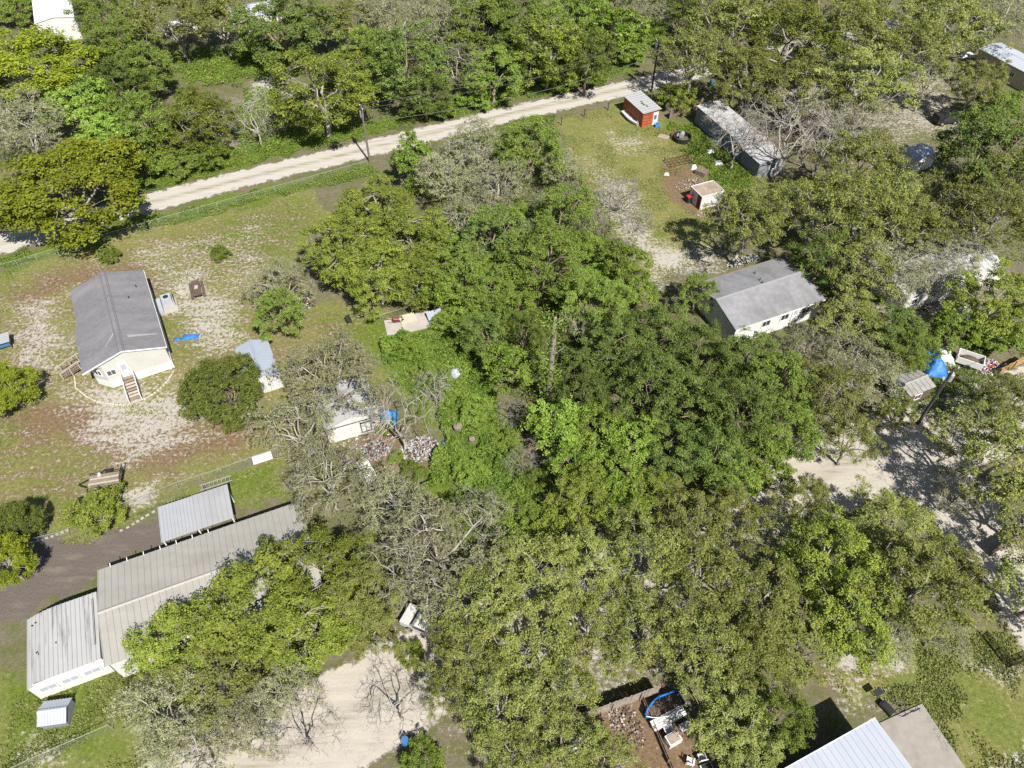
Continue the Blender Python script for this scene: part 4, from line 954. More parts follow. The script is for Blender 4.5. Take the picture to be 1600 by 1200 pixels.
def bicycle():
    p = P(1420, 1116); t = thing('bicycle', 'thin dark bicycle lying at the corner of the concrete slab', 'bicycle', (p.x, p.y, .12), R(20))
    for x in (-.5, .5): MB().tube([(x+.32*math.cos(a), .0, .34+.32*math.sin(a)) for a in np.linspace(0, 6.283, 17)], .025, 5).build('wheel', m_rubber, t)
    for a, b in (((-.5, 0, .34), (-.1, 0, .75)), ((-.1, 0, .75), (.35, 0, .78)), ((.35, 0, .78), (.0, 0, .33)), ((.0, 0, .33), (-.1, 0, .75)), ((.5, 0, .34), (.33, 0, .92)), ((-.5, 0, .34), (0, 0, .33))): MB().tube([a, b], .02, 5).build('frame_tube', m_black, t)
    MB().box((-.12, 0, .82), (.25, .14, .06)).build('saddle', m_black, t); MB().tube([(.33, -.28, .95), (.33, .28, .95)], .02, 5).build('handlebar', m_black, t)
bicycle()
def barrel(label, u, v, mat):
    p = P(u, v, .5); t = thing('barrel', label, 'barrel', (p.x, p.y, 0))
    MB().lathe([(.28, 0), (.3, .04), (.31, .45), (.3, .86), (.28, .9)], (0, 0, 0), 14).build('body', mat, t)
    for z in (.3, .6): MB().lathe([(.315, z-.02), (.325, z), (.315, z+.02)], (0, 0, 0), 14).build('hoop', mat, t)
    MB().lathe([(.27, .9), (.27, .92)], (0, 0, 0), 14).build('lid', mat, t)
barrel('blue barrel beside the bare tree on the cream sand', 633, 1158, m_blueb); barrel('blue barrel in shade under the bottom centre oaks', 845, 1120, m_blueb)
barrel('blue barrel on soil among the trees above trailer home', 1112, 128, m_blueb)
def stump(label, u, v, r, h):
    p = P(u, v); t = thing('tree_stump', label, 'stump', p); MB().lathe([(r*1.3, 0), (r, .12), (r*.95, h)], (0, 0, 0), 11).build('trunk', m_pole, t); MB().lathe([(r*.85, h), (r*.8, h+.02)], (0, 0, 0), 11).build('cut_face', m_wood, t)
stump('pale tree stump in the bright ground plants, larger of two', 716, 672, .5, .7); stump('small dark tree stump right of the larger stump', 738, 690, .35, .5)
stump('cut post standing in bright plants below the patio slab', 648, 562, .22, 1.1)

def vehicle(name, label, p, rz, L, w, h, body, cab=True, roofm=None):
    """a parked van or pickup: lower body, cab with glass, wheels, lamps"""
    t = thing(name, label, 'truck' if not cab else 'van', (p.x, p.y, 0), rz)
    side = [(-L/2, .35), (L/2, .35), (L/2, .95), (L/2-.9, 1.05), (L/2-1.5, h), (-L/2+.1, h), (-L/2, 1.0)]
    b = MB(); V = [(x, -w/2, z) for x, z in side]+[(x, w/2, z) for x, z in side]; k = len(side)
    b.add(V, [tuple(range(k)), tuple(range(2*k-1, k-1, -1))]+[(i+k, (i+1) % k+k, (i+1) % k, i) for i in range(k)]); b.build('body', body, t)
    MB().add([(L/2-.93, -w/2+.1, 1.09), (L/2-.93, w/2-.1, 1.09), (L/2-1.46, w/2-.15, h-.05), (L/2-1.46, -w/2+.15, h-.05)], [(0, 1, 2, 3)]).build('windscreen', m_glass, t)
    for s in (-1, 1):
        for x in (-L/2+.9, L/2-.9):
            wl = MB().lathe([(.15, -.1), (.32, -.1), (.33, .1), (.15, .1)], (0, 0, 0), 14).build('wheel', m_rubber, t, (x, s*(w/2-.06), .33)); wl.rotation_euler = (math.pi/2, 0, 0)
            MB().lathe([(.04, -.12), (.17, -.11), (.17, .11), (.04, .12)], (0, 0, 0), 10).build('rim', m_galv, wl)
        MB().box((-.2, s*(w/2+.005), h-.4), (L*.5, .02, .45)).build('side_window', m_glass, t); MB().box((L/2+.01, s*w*.35, .75), (.03, .3, .18)).build('headlight', m_grey_box, t)
    for x in np.linspace(-L/2+.4, L/2-1.8, 5): MB().box((x, 0, h+.012), (.06, w*.85, .024)).build('roof_bar', roofm or m_black, t)
    return t
vehicle('parked_van', 'old white van with dark stripes half hidden under oaks at the sand lane', P(667, 975, .6), R(155), 4.2, 1.8, 1.6, m_dull_wall)
vehicle('parked_van', 'white van between the trees at the upper left', P(292, 45, .8), R(25), 5.0, 2.0, 2.1, m_trim)
vehicle('parked_van', 'dark vehicle in the clearing under the upper right oaks', P(1478, 187, .5), R(10), 4.0, 1.8, 1.5, m_black)
def dumpster():
    p = P(1513, 566, .3); t = thing('cargo_trailer', 'white open cargo trailer full of brown debris by the pole', 'trailer', (p.x, p.y, 0), R(-30))
    for s in (-1, 1): MB().box((0, s*.75, .8), (2.6, .08, .8)).build('side', m_trim, t); MB().box((s*1.3, 0, .8), (.08, 1.42, .8)).build('end', m_trim, t)
    MB().box((0, 0, .45), (2.5, 1.4, .1)).build('floor', m_wood, t); MB().lathe([(1, .5), (.7, .95), (.1, 1.1)], (0, 0, 0), 12, 1.15, .65).build('load', m_wood_d, t)
    for s in (-1, 1): MB().lathe([(.1, -.1), (.3, -.1), (.3, .1), (.1, .1)], (0, 0, 0), 12).build('wheel', m_rubber, t, (0, s*.92, .32)).rotation_euler = (math.pi/2, 0, 0)
dumpster()
p = P(1498, 186); t = thing('round_pool', 'thin pale ring of a small round pool on brown soil, upper right', 'pool', p); MB().lathe([(1.35, 0), (1.4, .35), (1.32, .35), (1.28, .02)], (0, 0, 0), 22).build('wall', m_wood_p, t); MB().lathe([(1.27, .03), (1.2, .05)], (0, 0, 0), 22).build('liner', m_wood, t)
# pale kerb of stones round the front bed of the white house
def kerb(label, pts, sp=.34, mat=None):
    pts = [P(*q) for q in pts]; o = pts[0]; t = thing('stone_edging', label, 'edging', o); rnd = random.Random(5); me = MB().box((0, 0, .07), (.3, .14, .14)).mesh('stone'); me.materials.append(mat or m_stone)
    for i in range(len(pts)-1):
        d = pts[i+1]-pts[i]; n = max(1, int(d.length/sp))
        for k in range(n):
            s = link('stone', me, None, t, pts[i]+d*(k+.5)/n-o); s.rotation_euler = (0, 0, math.atan2(d.y, d.x)+rnd.uniform(-.12, .12)); s.scale = (rnd.uniform(.85, 1.1), rnd.uniform(.8, 1.2), rnd.uniform(.7, 1.2))
kerb('curved line of pale edging stones round the white house front bed', [(117, 590), (119, 607), (135, 620), (155, 630), (180, 633), (204, 633)])
kerb('line of pale edging stones right of the front steps', [(224, 626), (245, 613), (262, 597), (272, 580)])
kerb('ragged line of white stones along the grass above the mulch drive', [(245, 798), (226, 808), (205, 822), (185, 832)], .4, m_concl)
kerb('orange brown timber edging below the chain link fence', [(40, 850), (70, 843), (110, 828)], .4, m_wood_p)

# ---------------------------------------------------------------- vegetation kit
def leaf_quads(rs, C, N, size, aspect=.55, fold=.0):
    """leaf blades (rhombs) at centres C facing N; returns verts, faces"""
    n = len(C); a = rs.normal(size=(n, 3)); a -= N*(a*N).sum(1, keepdims=True); a /= np.linalg.norm(a, axis=1, keepdims=True)+1e-9
    b = np.cross(N, a); s = size*(.65+.7*rs.random(n))[:, None]
    V = np.stack([C-a*s*.5, C+b*s*aspect*.5-N*s*fold, C+a*s*.5, C-b*s*aspect*.5-N*s*fold], 1).reshape(-1, 3)
    return V, np.arange(4*n).reshape(n, 4)
class Skel:
    def __init__(s): s.mb = MB()
    def limb(s, p, q, r0, r1, rs, sides=5, n=5, bend=.12, rise=.0):
        p, q = np.array(p, float), np.array(q, float); l = np.linalg.norm(q-p)+1e-6
        mid = (p+q)/2+rs.normal(size=3)*l*bend+np.array([0, 0, l*rise]); t = np.linspace(0, 1, n)[:, None]
        path = (1-t)**2*p+2*t*(1-t)*mid+t*t*q; path[1:-1] += rs.normal(size=(n-2, 3))*l*.025
        s.mb.tube(path, list(np.linspace(r0, r1, n)), sides, cap=False); return path
def ellip(rs, n, R_, Rz, zc, lo, hi, up=-.35, lobes=None):
    """n points between lo and hi of a lumpy ellipsoid, above the plane up"""
    d = rs.normal(size=(n*4, 3)); d /= np.linalg.norm(d, axis=1, keepdims=True); d = d[d[:, 2] > up][:n]; n = len(d)
    k = np.ones(n)
    if lobes is not None:
        a = np.arctan2(d[:, 1], d[:, 0]); k = 1+lobes[0]*np.sin(3*a+lobes[1])+lobes[0]*.8*np.sin(5*a+lobes[2]+2*d[:, 2])
    r = rs.uniform(lo, hi, n)*k
    return d*r[:, None]*np.array([R_, R_, Rz])+np.array([0, 0, zc])
def grow(seed, R_=5., H=10., trunk=.3, limbs=7, n2=34, n3=130, tw=.022, n4=0, up=-.35, rz=None, lobe=.13, thick=.026, shell=(.82, 1.04)):
    rs = np.random.RandomState(seed); sk = Skel(); Rz = rz or H*.36; zc = H-Rz*1.0; th = H*trunk
    lob = (lobe, rs.uniform(0, 6), rs.uniform(0, 6))
    tr = sk.limb((0, 0, -.15), (rs.normal()*.25, rs.normal()*.25, th), H*thick*1.15, H*thick*.8, rs, 8, 6, .04)
    e1 = ellip(rs, limbs*3, R_, Rz, zc, .5, .68, -.25, lob); pick = [0]
    while len(pick) < min(limbs, len(e1)):
        d = np.min([np.linalg.norm(e1-e1[i], axis=1) for i in pick], axis=0); pick.append(int(np.argmax(d)))
    N1 = []; W1 = []
    for i in pick:
        pth = sk.limb(tr[-1], e1[i], H*thick*.62, H*thick*.26, rs, 6, 7, .10, .10)
        for k in range(2, 7): N1.append(pth[k]); W1.append(H*thick*(.62-.36*k/6))
    N1 = np.array(N1); W1 = np.array(W1)
    e2 = ellip(rs, n2, R_, Rz, zc, .6, .88, up, lob); N2 = []
    for e in e2:
        j = int(np.argmin(np.linalg.norm(N1-e, axis=1)+rs.random(len(N1))*.5)); pth = sk.limb(N1[j], e, W1[j]*.55, .02+tw, rs, 4, 5, .12, .05); N2 += list(pth[1:])
    N2 = np.array(N2); e3 = ellip(rs, n3, R_, Rz, zc, shell[0], shell[1], up, lob)
    N3 = []
    for e in e3:
        j = int(np.argmin(np.linalg.norm(N2-e, axis=1))); pth = sk.limb(N2[j], e, tw*1.2, tw*.55, rs, 3, 4, .15); N3 += list(pth[1:])
    if n4:
        N3 = np.array(N3); e4 = ellip(rs, n4, R_, Rz, zc, .7, 1.14, up, lob)
        for e in e4:
            j = int(np.argmin(np.linalg.norm(N3-e, axis=1))); b = N3[j]; e = b+(e-b)*min(1, 1.3/(np.linalg.norm(e-b)+1e-6)); sk.limb(b, e, tw*.7, tw*.35, rs, 3, 3, .15)
    return sk.mb, e2, e3, zc, rs
def clump_leaves(rs, cent, zc, per, rc, leaf, flat=.62, upb=.55, aspect=.55, sub=7):
    """sprays of leaves gathered round the twig ends, mostly on the sky side of each clump"""
    C = []; N = []
    for c in cent:
        n = max(1, int(per/sub*rs.uniform(.5, 1.5))); r = rc*rs.uniform(.6, 1.3)
        d = rs.normal(size=(n, 3)); d /= np.linalg.norm(d, axis=1, keepdims=True); d[:, 2] = np.where(d[:, 2] < -.25, -d[:, 2], d[:, 2])
        q = d*(rs.random(n)**.4)[:, None]*r*np.array([1, 1, flat])
        m = d*.5+rs.normal(size=(n, 3))*.4+np.array([.12, -.22, upb+.2])          # each spray turns to the light
        q = np.repeat(q, sub, 0)+rs.normal(size=(n*sub, 3))*leaf*np.array([.62, .62, .4]); m = np.repeat(m, sub, 0)+rs.normal(size=(n*sub, 3))*.42
        C.append(c+q); N.append(m/np.linalg.norm(m, axis=1, keepdims=True))
    return leaf_quads(rs, np.concatenate(C), np.concatenate(N), leaf, aspect)
BARK = {'grey': M('grey_bark', (.29, .265, .23), .25, 4, .95, stain=(.18, .155, .13), stain_scale=(1.5, 1.5, .8), stain_amt=.7), 'pale': M('pale_bark', (.31, .285, .245), .25, 4, .95, stain=(.26, .235, .21), stain_scale=(1.5, 1.5, .8), stain_amt=.6),
        'brown': M('brown_bark', (.19, .15, .115), .3, 4, .95), 'silver': M('silver_bark', (.21, .19, .175), .2, 4, .95)}
LEAF = {
 'ol': leaf_mat('olive_leaf', (.085, .105, .022), (.19, .208, .046), (.34, .335, .11)),
 'oy': leaf_mat('yellow_olive_leaf', (.075, .10, .016), (.17, .205, .03), (.31, .32, .058)),
 'dk': leaf_mat('dark_leaf', (.052, .085, .018), (.13, .18, .038), (.235, .285, .075)),
 'br': leaf_mat('bright_leaf', (.07, .11, .014), (.165, .235, .034), (.28, .345, .065)),
 'yl': leaf_mat('yellow_leaf', (.08, .105, .009), (.19, .225, .018), (.335, .345, .035)),
 'gy': leaf_mat('grey_leaf', (.12, .128, .062), (.225, .23, .115), (.34, .33, .19)),
 'md': leaf_mat('mid_leaf', (.062, .098, .016), (.15, .205, .034), (.265, .31, .068)),
 'rs': leaf_mat('cedar_leaf', (.045, .06, .012), (.105, .13, .024), (.19, .205, .04)),
 'vine': leaf_mat('vine_leaf', (.035, .062, .010), (.11, .165, .024), (.235, .28, .055)),
 'weed': leaf_mat('weed_leaf', (.07, .09, .022), (.155, .175, .048), (.26, .255, .095)),
 'under': leaf_mat('undergrowth_leaf', (.05, .07, .018), (.12, .15, .036), (.21, .235, .07)),
}
PROTO = {}
def proto(fam, seed, leaf=None, **k):
    g = {x: k[x] for x in k if x in ('R_', 'H', 'trunk', 'limbs', 'n2', 'n3', 'tw', 'n4', 'up', 'rz', 'lobe', 'thick', 'shell')}
    mb, e2, e3, zc, rs = grow(seed, **g); tm = mb.mesh('trunk'); tm.polygons.foreach_set('use_smooth', np.ones(len(tm.polygons), bool)); tm.materials.append(BARK['grey'])
    cm = None
    if leaf:
        per, rc, sz = leaf; V, F = clump_leaves(rs, np.concatenate([e2, e3*.97+np.array([0, 0, zc*.03])]), zc, per, rc, sz, k.get('flat', .62), k.get('upb', .55), k.get('aspect', .55))
        cm = np_mesh('crown', V, F); cm.materials.append(LEAF['ol'])
    PROTO.setdefault(fam, []).append((tm, cm, k.get('R_', 5.), k.get('H', 10.)))
for s in range(4): proto('oak', 10+s, (128, .76, .215), n2=30, n3=100, n4=150, limbs=7+s % 2, lobe=.2, shell=(.74, 1.06), up=-.45)
for s in range(3): proto('fulloak', 20+s, (170, .84, .22), n2=40, n3=118, n4=70, limbs=8, lobe=.16, up=-.75, rz=4.5, shell=(.78, 1.05))
for s in range(3): proto('dense', 30+s, (215, .88, .215), up=-.6, shell=(.76, 1.05), n2=32, n3=88, limbs=7, tw=.015, rz=4.3, lobe=.16)
for s in range(2): proto('broad', 40+s, (84, .88, .33), n2=28, n3=85, limbs=6, tw=.015, rz=3.7, aspect=.7, lobe=.2)
for s in range(2): proto('lobed', 50+s, (230, .95, .25), n2=34, n3=110, limbs=7, tw=.018, lobe=.14, rz=3.9, flat=.95, shell=(.88, 1.0), up=-.6)
for s in range(3): proto('sparse', 60+s, (44, .75, .20), n2=44, n3=150, n4=420, limbs=8, tw=.021, lobe=.18, thick=.022)
for s in range(3): proto('dead', 70+s, None, n2=46, n3=170, n4=650, limbs=6, tw=.022, lobe=.2, trunk=.25, thick=.021)
for s in range(2): proto('wispy', 75+s, None, R_=3., H=4., n2=60, n3=260, n4=600, limbs=9, tw=.016, trunk=.1, up=-.6, thick=.02)
proto('round', 80, (150, .62, .17), R_=4., H=6., n2=60, n3=190, limbs=9, tw=.012, trunk=.1, up=-.75, rz=2.9, lobe=.10, flat=.9)
for s in range(3): proto('shrub', 90+s, (130, .62, .21), R_=3., H=4., n2=22, n3=60, limbs=6, tw=.014, trunk=.08, up=-.45, rz=1.9, lobe=.2, thick=.018)
SPEC = {  # family, leaf, bark, object name, category, height over crown radius
 'ol': ('oak', 'ol', 'grey', 'oak_tree', 'tree', 1.95), 'oy': ('fulloak', 'oy', 'grey', 'oak_tree', 'tree', 1.9), 'dk': ('dense', 'dk', 'brown', 'evergreen_tree', 'tree', 2.1),
 'md': ('dense', 'md', 'brown', 'leafy_tree', 'tree', 2.0), 'br': ('broad', 'br', 'brown', 'broadleaf_tree', 'tree', 1.9), 'yl': ('lobed', 'yl', 'grey', 'shade_tree', 'tree', 1.35),
 'gy': ('sparse', 'gy', 'pale', 'mossy_oak', 'tree', 1.9), 'dd': ('dead', None, 'pale', 'dead_tree', 'tree', 2.0), 'bb': ('wispy', None, 'silver', 'bare_shrub', 'shrub', 1.35),
 'rs': ('round', 'rs', 'brown', 'cedar_tree', 'tree', 1.5), 'sg': ('shrub', 'br', 'brown', 'shrub', 'shrub', 1.2), 'sd': ('shrub', 'md', 'brown', 'shrub', 'shrub', 1.2), 'so': ('shrub', 'oy', 'grey', 'shrub', 'shrub', 1.3)}
TREE_RND = random.Random(77)
GROUPS = {'ol': 'olive oaks of the woods', 'oy': 'yellow olive oaks', 'dk': 'dark evergreens', 'md': 'leafy green trees', 'br': 'bright broadleaf trees', 'yl': 'yellow green domed trees',
          'gy': 'grey twiggy oaks', 'dd': 'bare dead trees', 'bb': 'bare grey shrubs', 'sg': 'bright green shrubs', 'sd': 'mid green shrubs', 'so': 'olive shrubs'}
def plant(u, v, r, sp, label, h=None, hs=1.0, bark=None):
    """a tree whose crown centre stands at photo point (u, v) with a crown about r photo pixels in radius"""
    fam, leaf, bk, name, cat, k = SPEC[sp]; tm, cm, R0, H0 = TREE_RND.choice(PROTO[fam])
    p = P(u, v, 5.0); jit = hs*(TREE_RND.uniform(.84, 1.2) if cat == 'tree' else 1)
    for _ in range(3):
        Rm = r/FPX*rng_of(p)*.97; hh = h or max(Rm*k*jit, 1.0)
        if cat == 'tree' and not h: hh = min(max(hh, 5.0), 12.5)
        p = P(u, v, hh*.62)
    t = thing(name, label, cat, (p.x, p.y, 0), TREE_RND.uniform(0, 6.28)); tag(t, group=GROUPS.get(sp)); sc = (Rm/R0, Rm/R0*TREE_RND.uniform(.9, 1.1), hh/H0)
    def part(nm, me, mat):
        o = bpy.data.objects.new(nm, me); COL.objects.link(o); o.parent = t; o.scale = sc
        o.material_slots[0].link = 'OBJECT'; o.material_slots[0].material = mat; return o
    part('trunk' if cat == 'tree' else 'stems', tm, BARK[bark or bk])
    if cm is not None: part('crown' if cat == 'tree' else 'foliage', cm, LEAF[leaf])
    return t

# ---------------------------------------------------------------- trees and shrubs of the place
TREES = [
 # upper left, beyond the road
 (52, 104, 68, 'yl', 'yellow green domed tree in the upper left corner below white barn'),
 (112, 296, 86, 'yl', 'large yellow green domed tree standing over the road at left'),
 (170, 24, 42, 'md', 'green tree right of the large white barn'),
 (190, 72, 48, 'md', 'green tree below the white barn, left of the white van'),
 (224, 106, 38, 'md', 'leafy tree below the green tree left of the van'),
 (185, 128, 42, 'dk', 'dark green tree right of the bare grey tree, upper left'),
 (120, 172, 44, 'br', 'fresh green tree above the large domed roadside tree'),
 (38, 200, 50, 'gy', 'grey twiggy oak at left edge above the domed roadside tree'),
 (25, 160, 34, 'gy', 'small grey oak at the left edge below the corner domed tree'),
 (308, 182, 50, 'oy', 'wide olive oak beside the blue lawn chair, above road'),
 (270, 30, 58, 'ol', 'tall olive oak left of the white van at top'),
 (345, 34, 44, 'ol', 'tall olive oak standing over the white van at top'),
 (225, 185, 46, 'md', 'leafy tree between the domed roadside tree and wide olive oak'),
 (170, 215, 34, 'br', 'bright small tree touching the domed roadside tree, right side'),
 (262, 215, 36, 'so', 'olive shrub below the wide olive oak'),
 (225, 258, 30, 'sg', 'bright shrub at road edge right of domed roadside tree'),
 (285, 250, 28, 'sd', 'mid green shrub at road edge below wide olive oak'),
 (322, 240, 26, 'sg', 'bright shrub at road edge just below blue lawn chair'),
 (97, 132, 26, 'dd', 'small bare dead tree between two yellow green domed trees'),
 (396, 182, 42, 'dd', 'slender bare tree in the clearing right of wide olive oak'),
 (22, 12, 26, 'sg', 'green shrubs left of the large white barn'),
 # upper middle, beyond the road
 (440, 40, 58, 'dk', 'dark tree above the green clearing at the top'),
 (400, 48, 26, 'md', 'small leafy tree on the far side of the green clearing'),
 (505, 42, 30, 'br', 'small bright tree between dark tops right of green clearing'),
 (500, 138, 74, 'oy', 'broad olive oak beside the road above the nearer utility pole'),
 (548, 38, 46, 'ol', 'olive oak behind the broad roadside oak, top edge'),
 (575, 92, 54, 'md', 'tall leafy tree right of the broad roadside oak'),
 (615, 30, 52, 'gy', 'grey twiggy oak at top, above the two road poles gap'),
 (640, 98, 56, 'dk', 'dark evergreen with bare stem above the road lines'),
 (690, 40, 50, 'gy', 'grey twiggy oak at the top right of the dark evergreen'),
 (662, 142, 38, 'dk', 'low dark evergreen at road edge under the power lines'),
 (715, 105, 48, 'gy', 'grey oak draped with moss beside the road'),
 (752, 48, 54, 'md', 'tall leafy tree behind the moss draped oak'),
 (770, 112, 44, 'md', 'leafy tree at road edge right of moss draped oak'),
 (740, 8, 44, 'dk', 'dark treetop at the top edge, above tall leafy tree'),
 (800, 10, 50, 'dk', 'dark treetop at top edge left of the yellow olive oak'),
 (812, 75, 44, 'dk', 'dark tree left of the yellow olive oak by the road'),
 (855, 72, 50, 'oy', 'yellow olive oak close to the road, upper middle'),
 (895, 28, 46, 'md', 'leafy tree behind the yellow olive oak'),
 (918, 88, 40, 'md', 'leafy tree at road edge right of yellow olive oak'),
 (955, 55, 46, 'br', 'fresh green tree left of the dark utility pole'),
 (1000, 18, 38, 'gy', 'grey twiggy oak behind the dark utility pole'),
 (945, 8, 40, 'dk', 'dark treetop at the top edge left of grey twiggy oak'),
 (745, 148, 24, 'sg', 'bright shrub at road edge under the moss draped oak'),
 (690, 168, 20, 'sg', 'bright low shrub at road edge right of low dark evergreen'),
 (875, 122, 26, 'sg', 'bright shrub at road edge below yellow olive oak'),
 (925, 115, 24, 'sg', 'bright shrub at road edge, third left of the dark pole'),
 (985, 78, 26, 'sg', 'bright shrub just left of the dark utility pole'),
 (1010, 55, 26, 'sg', 'bright shrub directly behind the dark utility pole'),
 # upper right oaks
 (1085, 92, 52, 'ol', 'olive oak over the road end, right of the dark pole'),
 (1060, 150, 26, 'so', 'low olive shrub behind the brown board fence'),
 (1148, 42, 62, 'ol', 'olive oak at top, right of the road end oak'),
 (1175, 125, 56, 'ol', 'olive oak overhanging the far end of the trailer home'),
 (1235, 62, 64, 'oy', 'yellow tinted oak at top, two oaks right of the pole'),
 (1262, 145, 58, 'ol', 'olive oak behind the silvery dead trees'),
 (1325, 55, 62, 'ol', 'olive oak at top right of the yellow tinted oak'),
 (1355, 135, 60, 'ol', 'olive oak left of the dark vehicle clearing'),
 (1418, 75, 54, 'ol', 'olive oak above the dark vehicle clearing'),
 (1490, 45, 50, 'ol', 'olive oak above the hanging white sheet'),
 (1560, 25, 48, 'gy', 'grey oak at the top right corner'),
 (1448, 128, 38, 'gy', 'thin grey oak beside the dark vehicle'),
 (1525, 135, 34, 'ol', 'small olive oak against the long white building'),
 (1560, 165, 32, 'sd', 'round green shrub at the corner of the long white building'),
 (1232, 205, 62, 'dd', 'large silvery dead tree right of the grey trailer home'),
 (1290, 215, 50, 'dd', 'silvery dead tree left of the small white shed'),
 (1335, 200, 48, 'gy', 'twiggy grey oak behind the small white shed'),
 (1340, 260, 56, 'ol', 'olive oak below the silvery dead trees'),
 (1393, 314, 46, 'ol', 'olive oak below the small white roofed shed'),
 (1548, 238, 66, 'dk', 'broad dark tree right of the small white shed'),
 (1498, 304, 46, 'ol', 'olive oak below left of the broad dark tree'),
 (1585, 290, 50, 'ol', 'olive oak at right edge below broad dark tree'),
 (1155, 215, 40, 'dd', 'bare tree standing against the middle of trailer home'),
 (1118, 185, 18, 'dd', 'thin bare trunk left of the trailer home'),
 # right of the grey roofed house
 (1165, 350, 56, 'ol', 'rounded olive oak between box shed and grey roofed house'),
 (1215, 318, 40, 'ol', 'olive oak right of the propane tank'),
 (1278, 335, 58, 'ol', 'olive oak upper right of the grey roofed house'),
 (1285, 405, 44, 'dk', 'dark tree at the right gable of grey roofed house'),
 (1345, 340, 58, 'ol', 'olive oak between grey roofed house and pale hidden home'),
 (1340, 425, 56, 'ol', 'olive oak right of the grey roofed house, mid height'),
 (1425, 352, 52, 'ol', 'olive oak hanging over the pale hidden home'),
 (1395, 430, 50, 'gy', 'grey twiggy oak left of the orange board'),
 (1550, 345, 62, 'ol', 'olive oak behind the right end of pale hidden home'),
 (1500, 395, 38, 'gy', 'thin grey oak over the middle of pale hidden home'),
 (1465, 440, 36, 'gy', 'thin grey oak right of the orange board'),
 (1330, 500, 46, 'ol', 'olive oak lower right of grey roofed house'),
 (1392, 510, 44, 'dk', 'dark shady tree below the orange board'),
 (1555, 468, 54, 'oy', 'yellow green oak at right above the junk yard'),
 (1490, 520, 30, 'br', 'small bright tree above the white cargo trailer'),
 (1420, 545, 34, 'md', 'leafy tree just left of the large blue tarp'),
 (1560, 520, 28, 'sg', 'bright shrub below the yellow green oak at right'),
 (1330, 565, 52, 'gy', 'grey twiggy oak below the dark shady tree'),
 (1262, 545, 38, 'gy', 'grey twiggy oak in front of the grey roofed house'),
 # central evergreens
 (1030, 525, 58, 'dk', 'evergreen left of the grey roofed house, nearest its corner'),
 (962, 545, 56, 'dk', 'evergreen just right of the broken pine trunk'),
 (1095, 555, 56, 'dk', 'evergreen right in front of the grey roof'),
 (1165, 560, 50, 'dk', 'evergreen below the grey house window'),
 (1018, 600, 62, 'dk', 'evergreen in the middle of the central grove'),
 (1085, 630, 62, 'dk', 'evergreen of the central grove above the bright lower tree'),
 (1155, 640, 60, 'dk', 'evergreen of the central grove, toward the sand clearing'),
 (1215, 600, 54, 'md', 'leafy tree at right edge of the central grove'),
 (1225, 670, 52, 'md', 'leafy tree at the left end of sand clearing'),
 (1295, 620, 56, 'ol', 'olive oak above the left part of sand clearing'),
 (1360, 600, 44, 'gy', 'grey oak left of the weathered grey shed'),
 (1330, 690, 42, 'ol', 'thin olive oak on the sand clearing'),
 (1400, 640, 26, 'oy', 'small olive tree at the foot of the right pole'),
 (1115, 710, 52, 'dk', 'evergreen at the lower right of the central grove'),
 (1055, 700, 50, 'dk', 'evergreen at lower middle of the central grove'),
 (1190, 725, 40, 'br', 'bright tree at the lower right of central grove'),
 (1145, 745, 36, 'br', 'bright low tree between central grove and lower oaks'),
 (940, 480, 48, 'md', 'leafy tree at upper left of the central grove'),
 (905, 455, 38, 'md', 'leafy tree behind the broken pine trunk'),
 (908, 578, 36, 'dk', 'dark tree touching the broken pine trunk'),
 (972, 410, 36, 'br', 'bright tree at the edge of the sunny yard'),
 (995, 458, 32, 'br', 'bright tree beside the low wall end, above the grove'),
 (1090, 455, 28, 'md', 'slim leafy tree at the left gable of grey house'),
 (915, 620, 46, 'dk', 'dark tree below right of the broken pine trunk'),
 # bright broadleaf group
 (872, 665, 44, 'br', 'bright broadleaf tree, upper left of the lower bright group'),
 (930, 665, 42, 'br', 'bright broadleaf tree, top of the lower bright group'),
 (985, 690, 42, 'br', 'bright broadleaf tree, upper right of the lower bright group'),
 (905, 720, 44, 'br', 'bright broadleaf tree, left of the lower bright group'),
 (965, 740, 44, 'br', 'bright broadleaf tree, centre of the lower bright group'),
 (910, 770, 48, 'oy', 'yellowish tree at lower left of the bright group'),
 (975, 795, 40, 'br', 'bright broadleaf tree, lowest of the lower bright group'),
 (1020, 770, 40, 'oy', 'yellow olive tree right of the lower bright group'),
 (870, 830, 42, 'so', 'olive shrub at the foot of the bright group'),
 (800, 575, 46, 'br', 'bright rounded tree left of the broken pine trunk'),
 (760, 520, 44, 'dk', 'dark tree right of the patio slab'),
 (818, 520, 38, 'md', 'leafy tree immediately left of broken pine trunk'),
 # middle thicket
 (850, 405, 66, 'md', 'wide leafy tree in the middle of the thicket'),
 (770, 370, 54, 'dk', 'dark rounded tree in the thicket right of yellow oaks'),
 (720, 425, 50, 'md', 'leafy tree between yellow oaks and dark rounded tree'),
 (680, 450, 36, 'br', 'bright tree above the patio slab'),
 (770, 450, 44, 'md', 'leafy tree below the dark rounded thicket tree'),
 (880, 335, 48, 'md', 'leafy tree left of the wispy bare shrubs'),
 (828, 230, 50, 'md', 'bushy green tree at road edge left of fence posts'),
 (745, 222, 46, 'gy', 'grey twiggy tree at road edge in the thicket'),
 (700, 280, 50, 'gy', 'grey twiggy tree right of the nearer utility pole'),
 (645, 248, 36, 'br', 'bright bush tree next to the nearer utility pole'),
 (780, 290, 46, 'gy', 'grey twiggy tree in the upper thicket'),
 (720, 345, 40, 'gy', 'grey twiggy tree above the thicket leafy trees'),
 (880, 262, 30, 'gy', 'small grey tree right of bushy roadside tree'),
 (965, 305, 42, 'bb', 'wispy grey bare shrub in the sunny yard, larger one'),
 (1000, 345, 26, 'bb', 'wispy grey bare shrub in the sunny yard, smaller one'),
 (925, 345, 30, 'bb', 'wispy grey bare shrub at the left edge of sunny yard'),
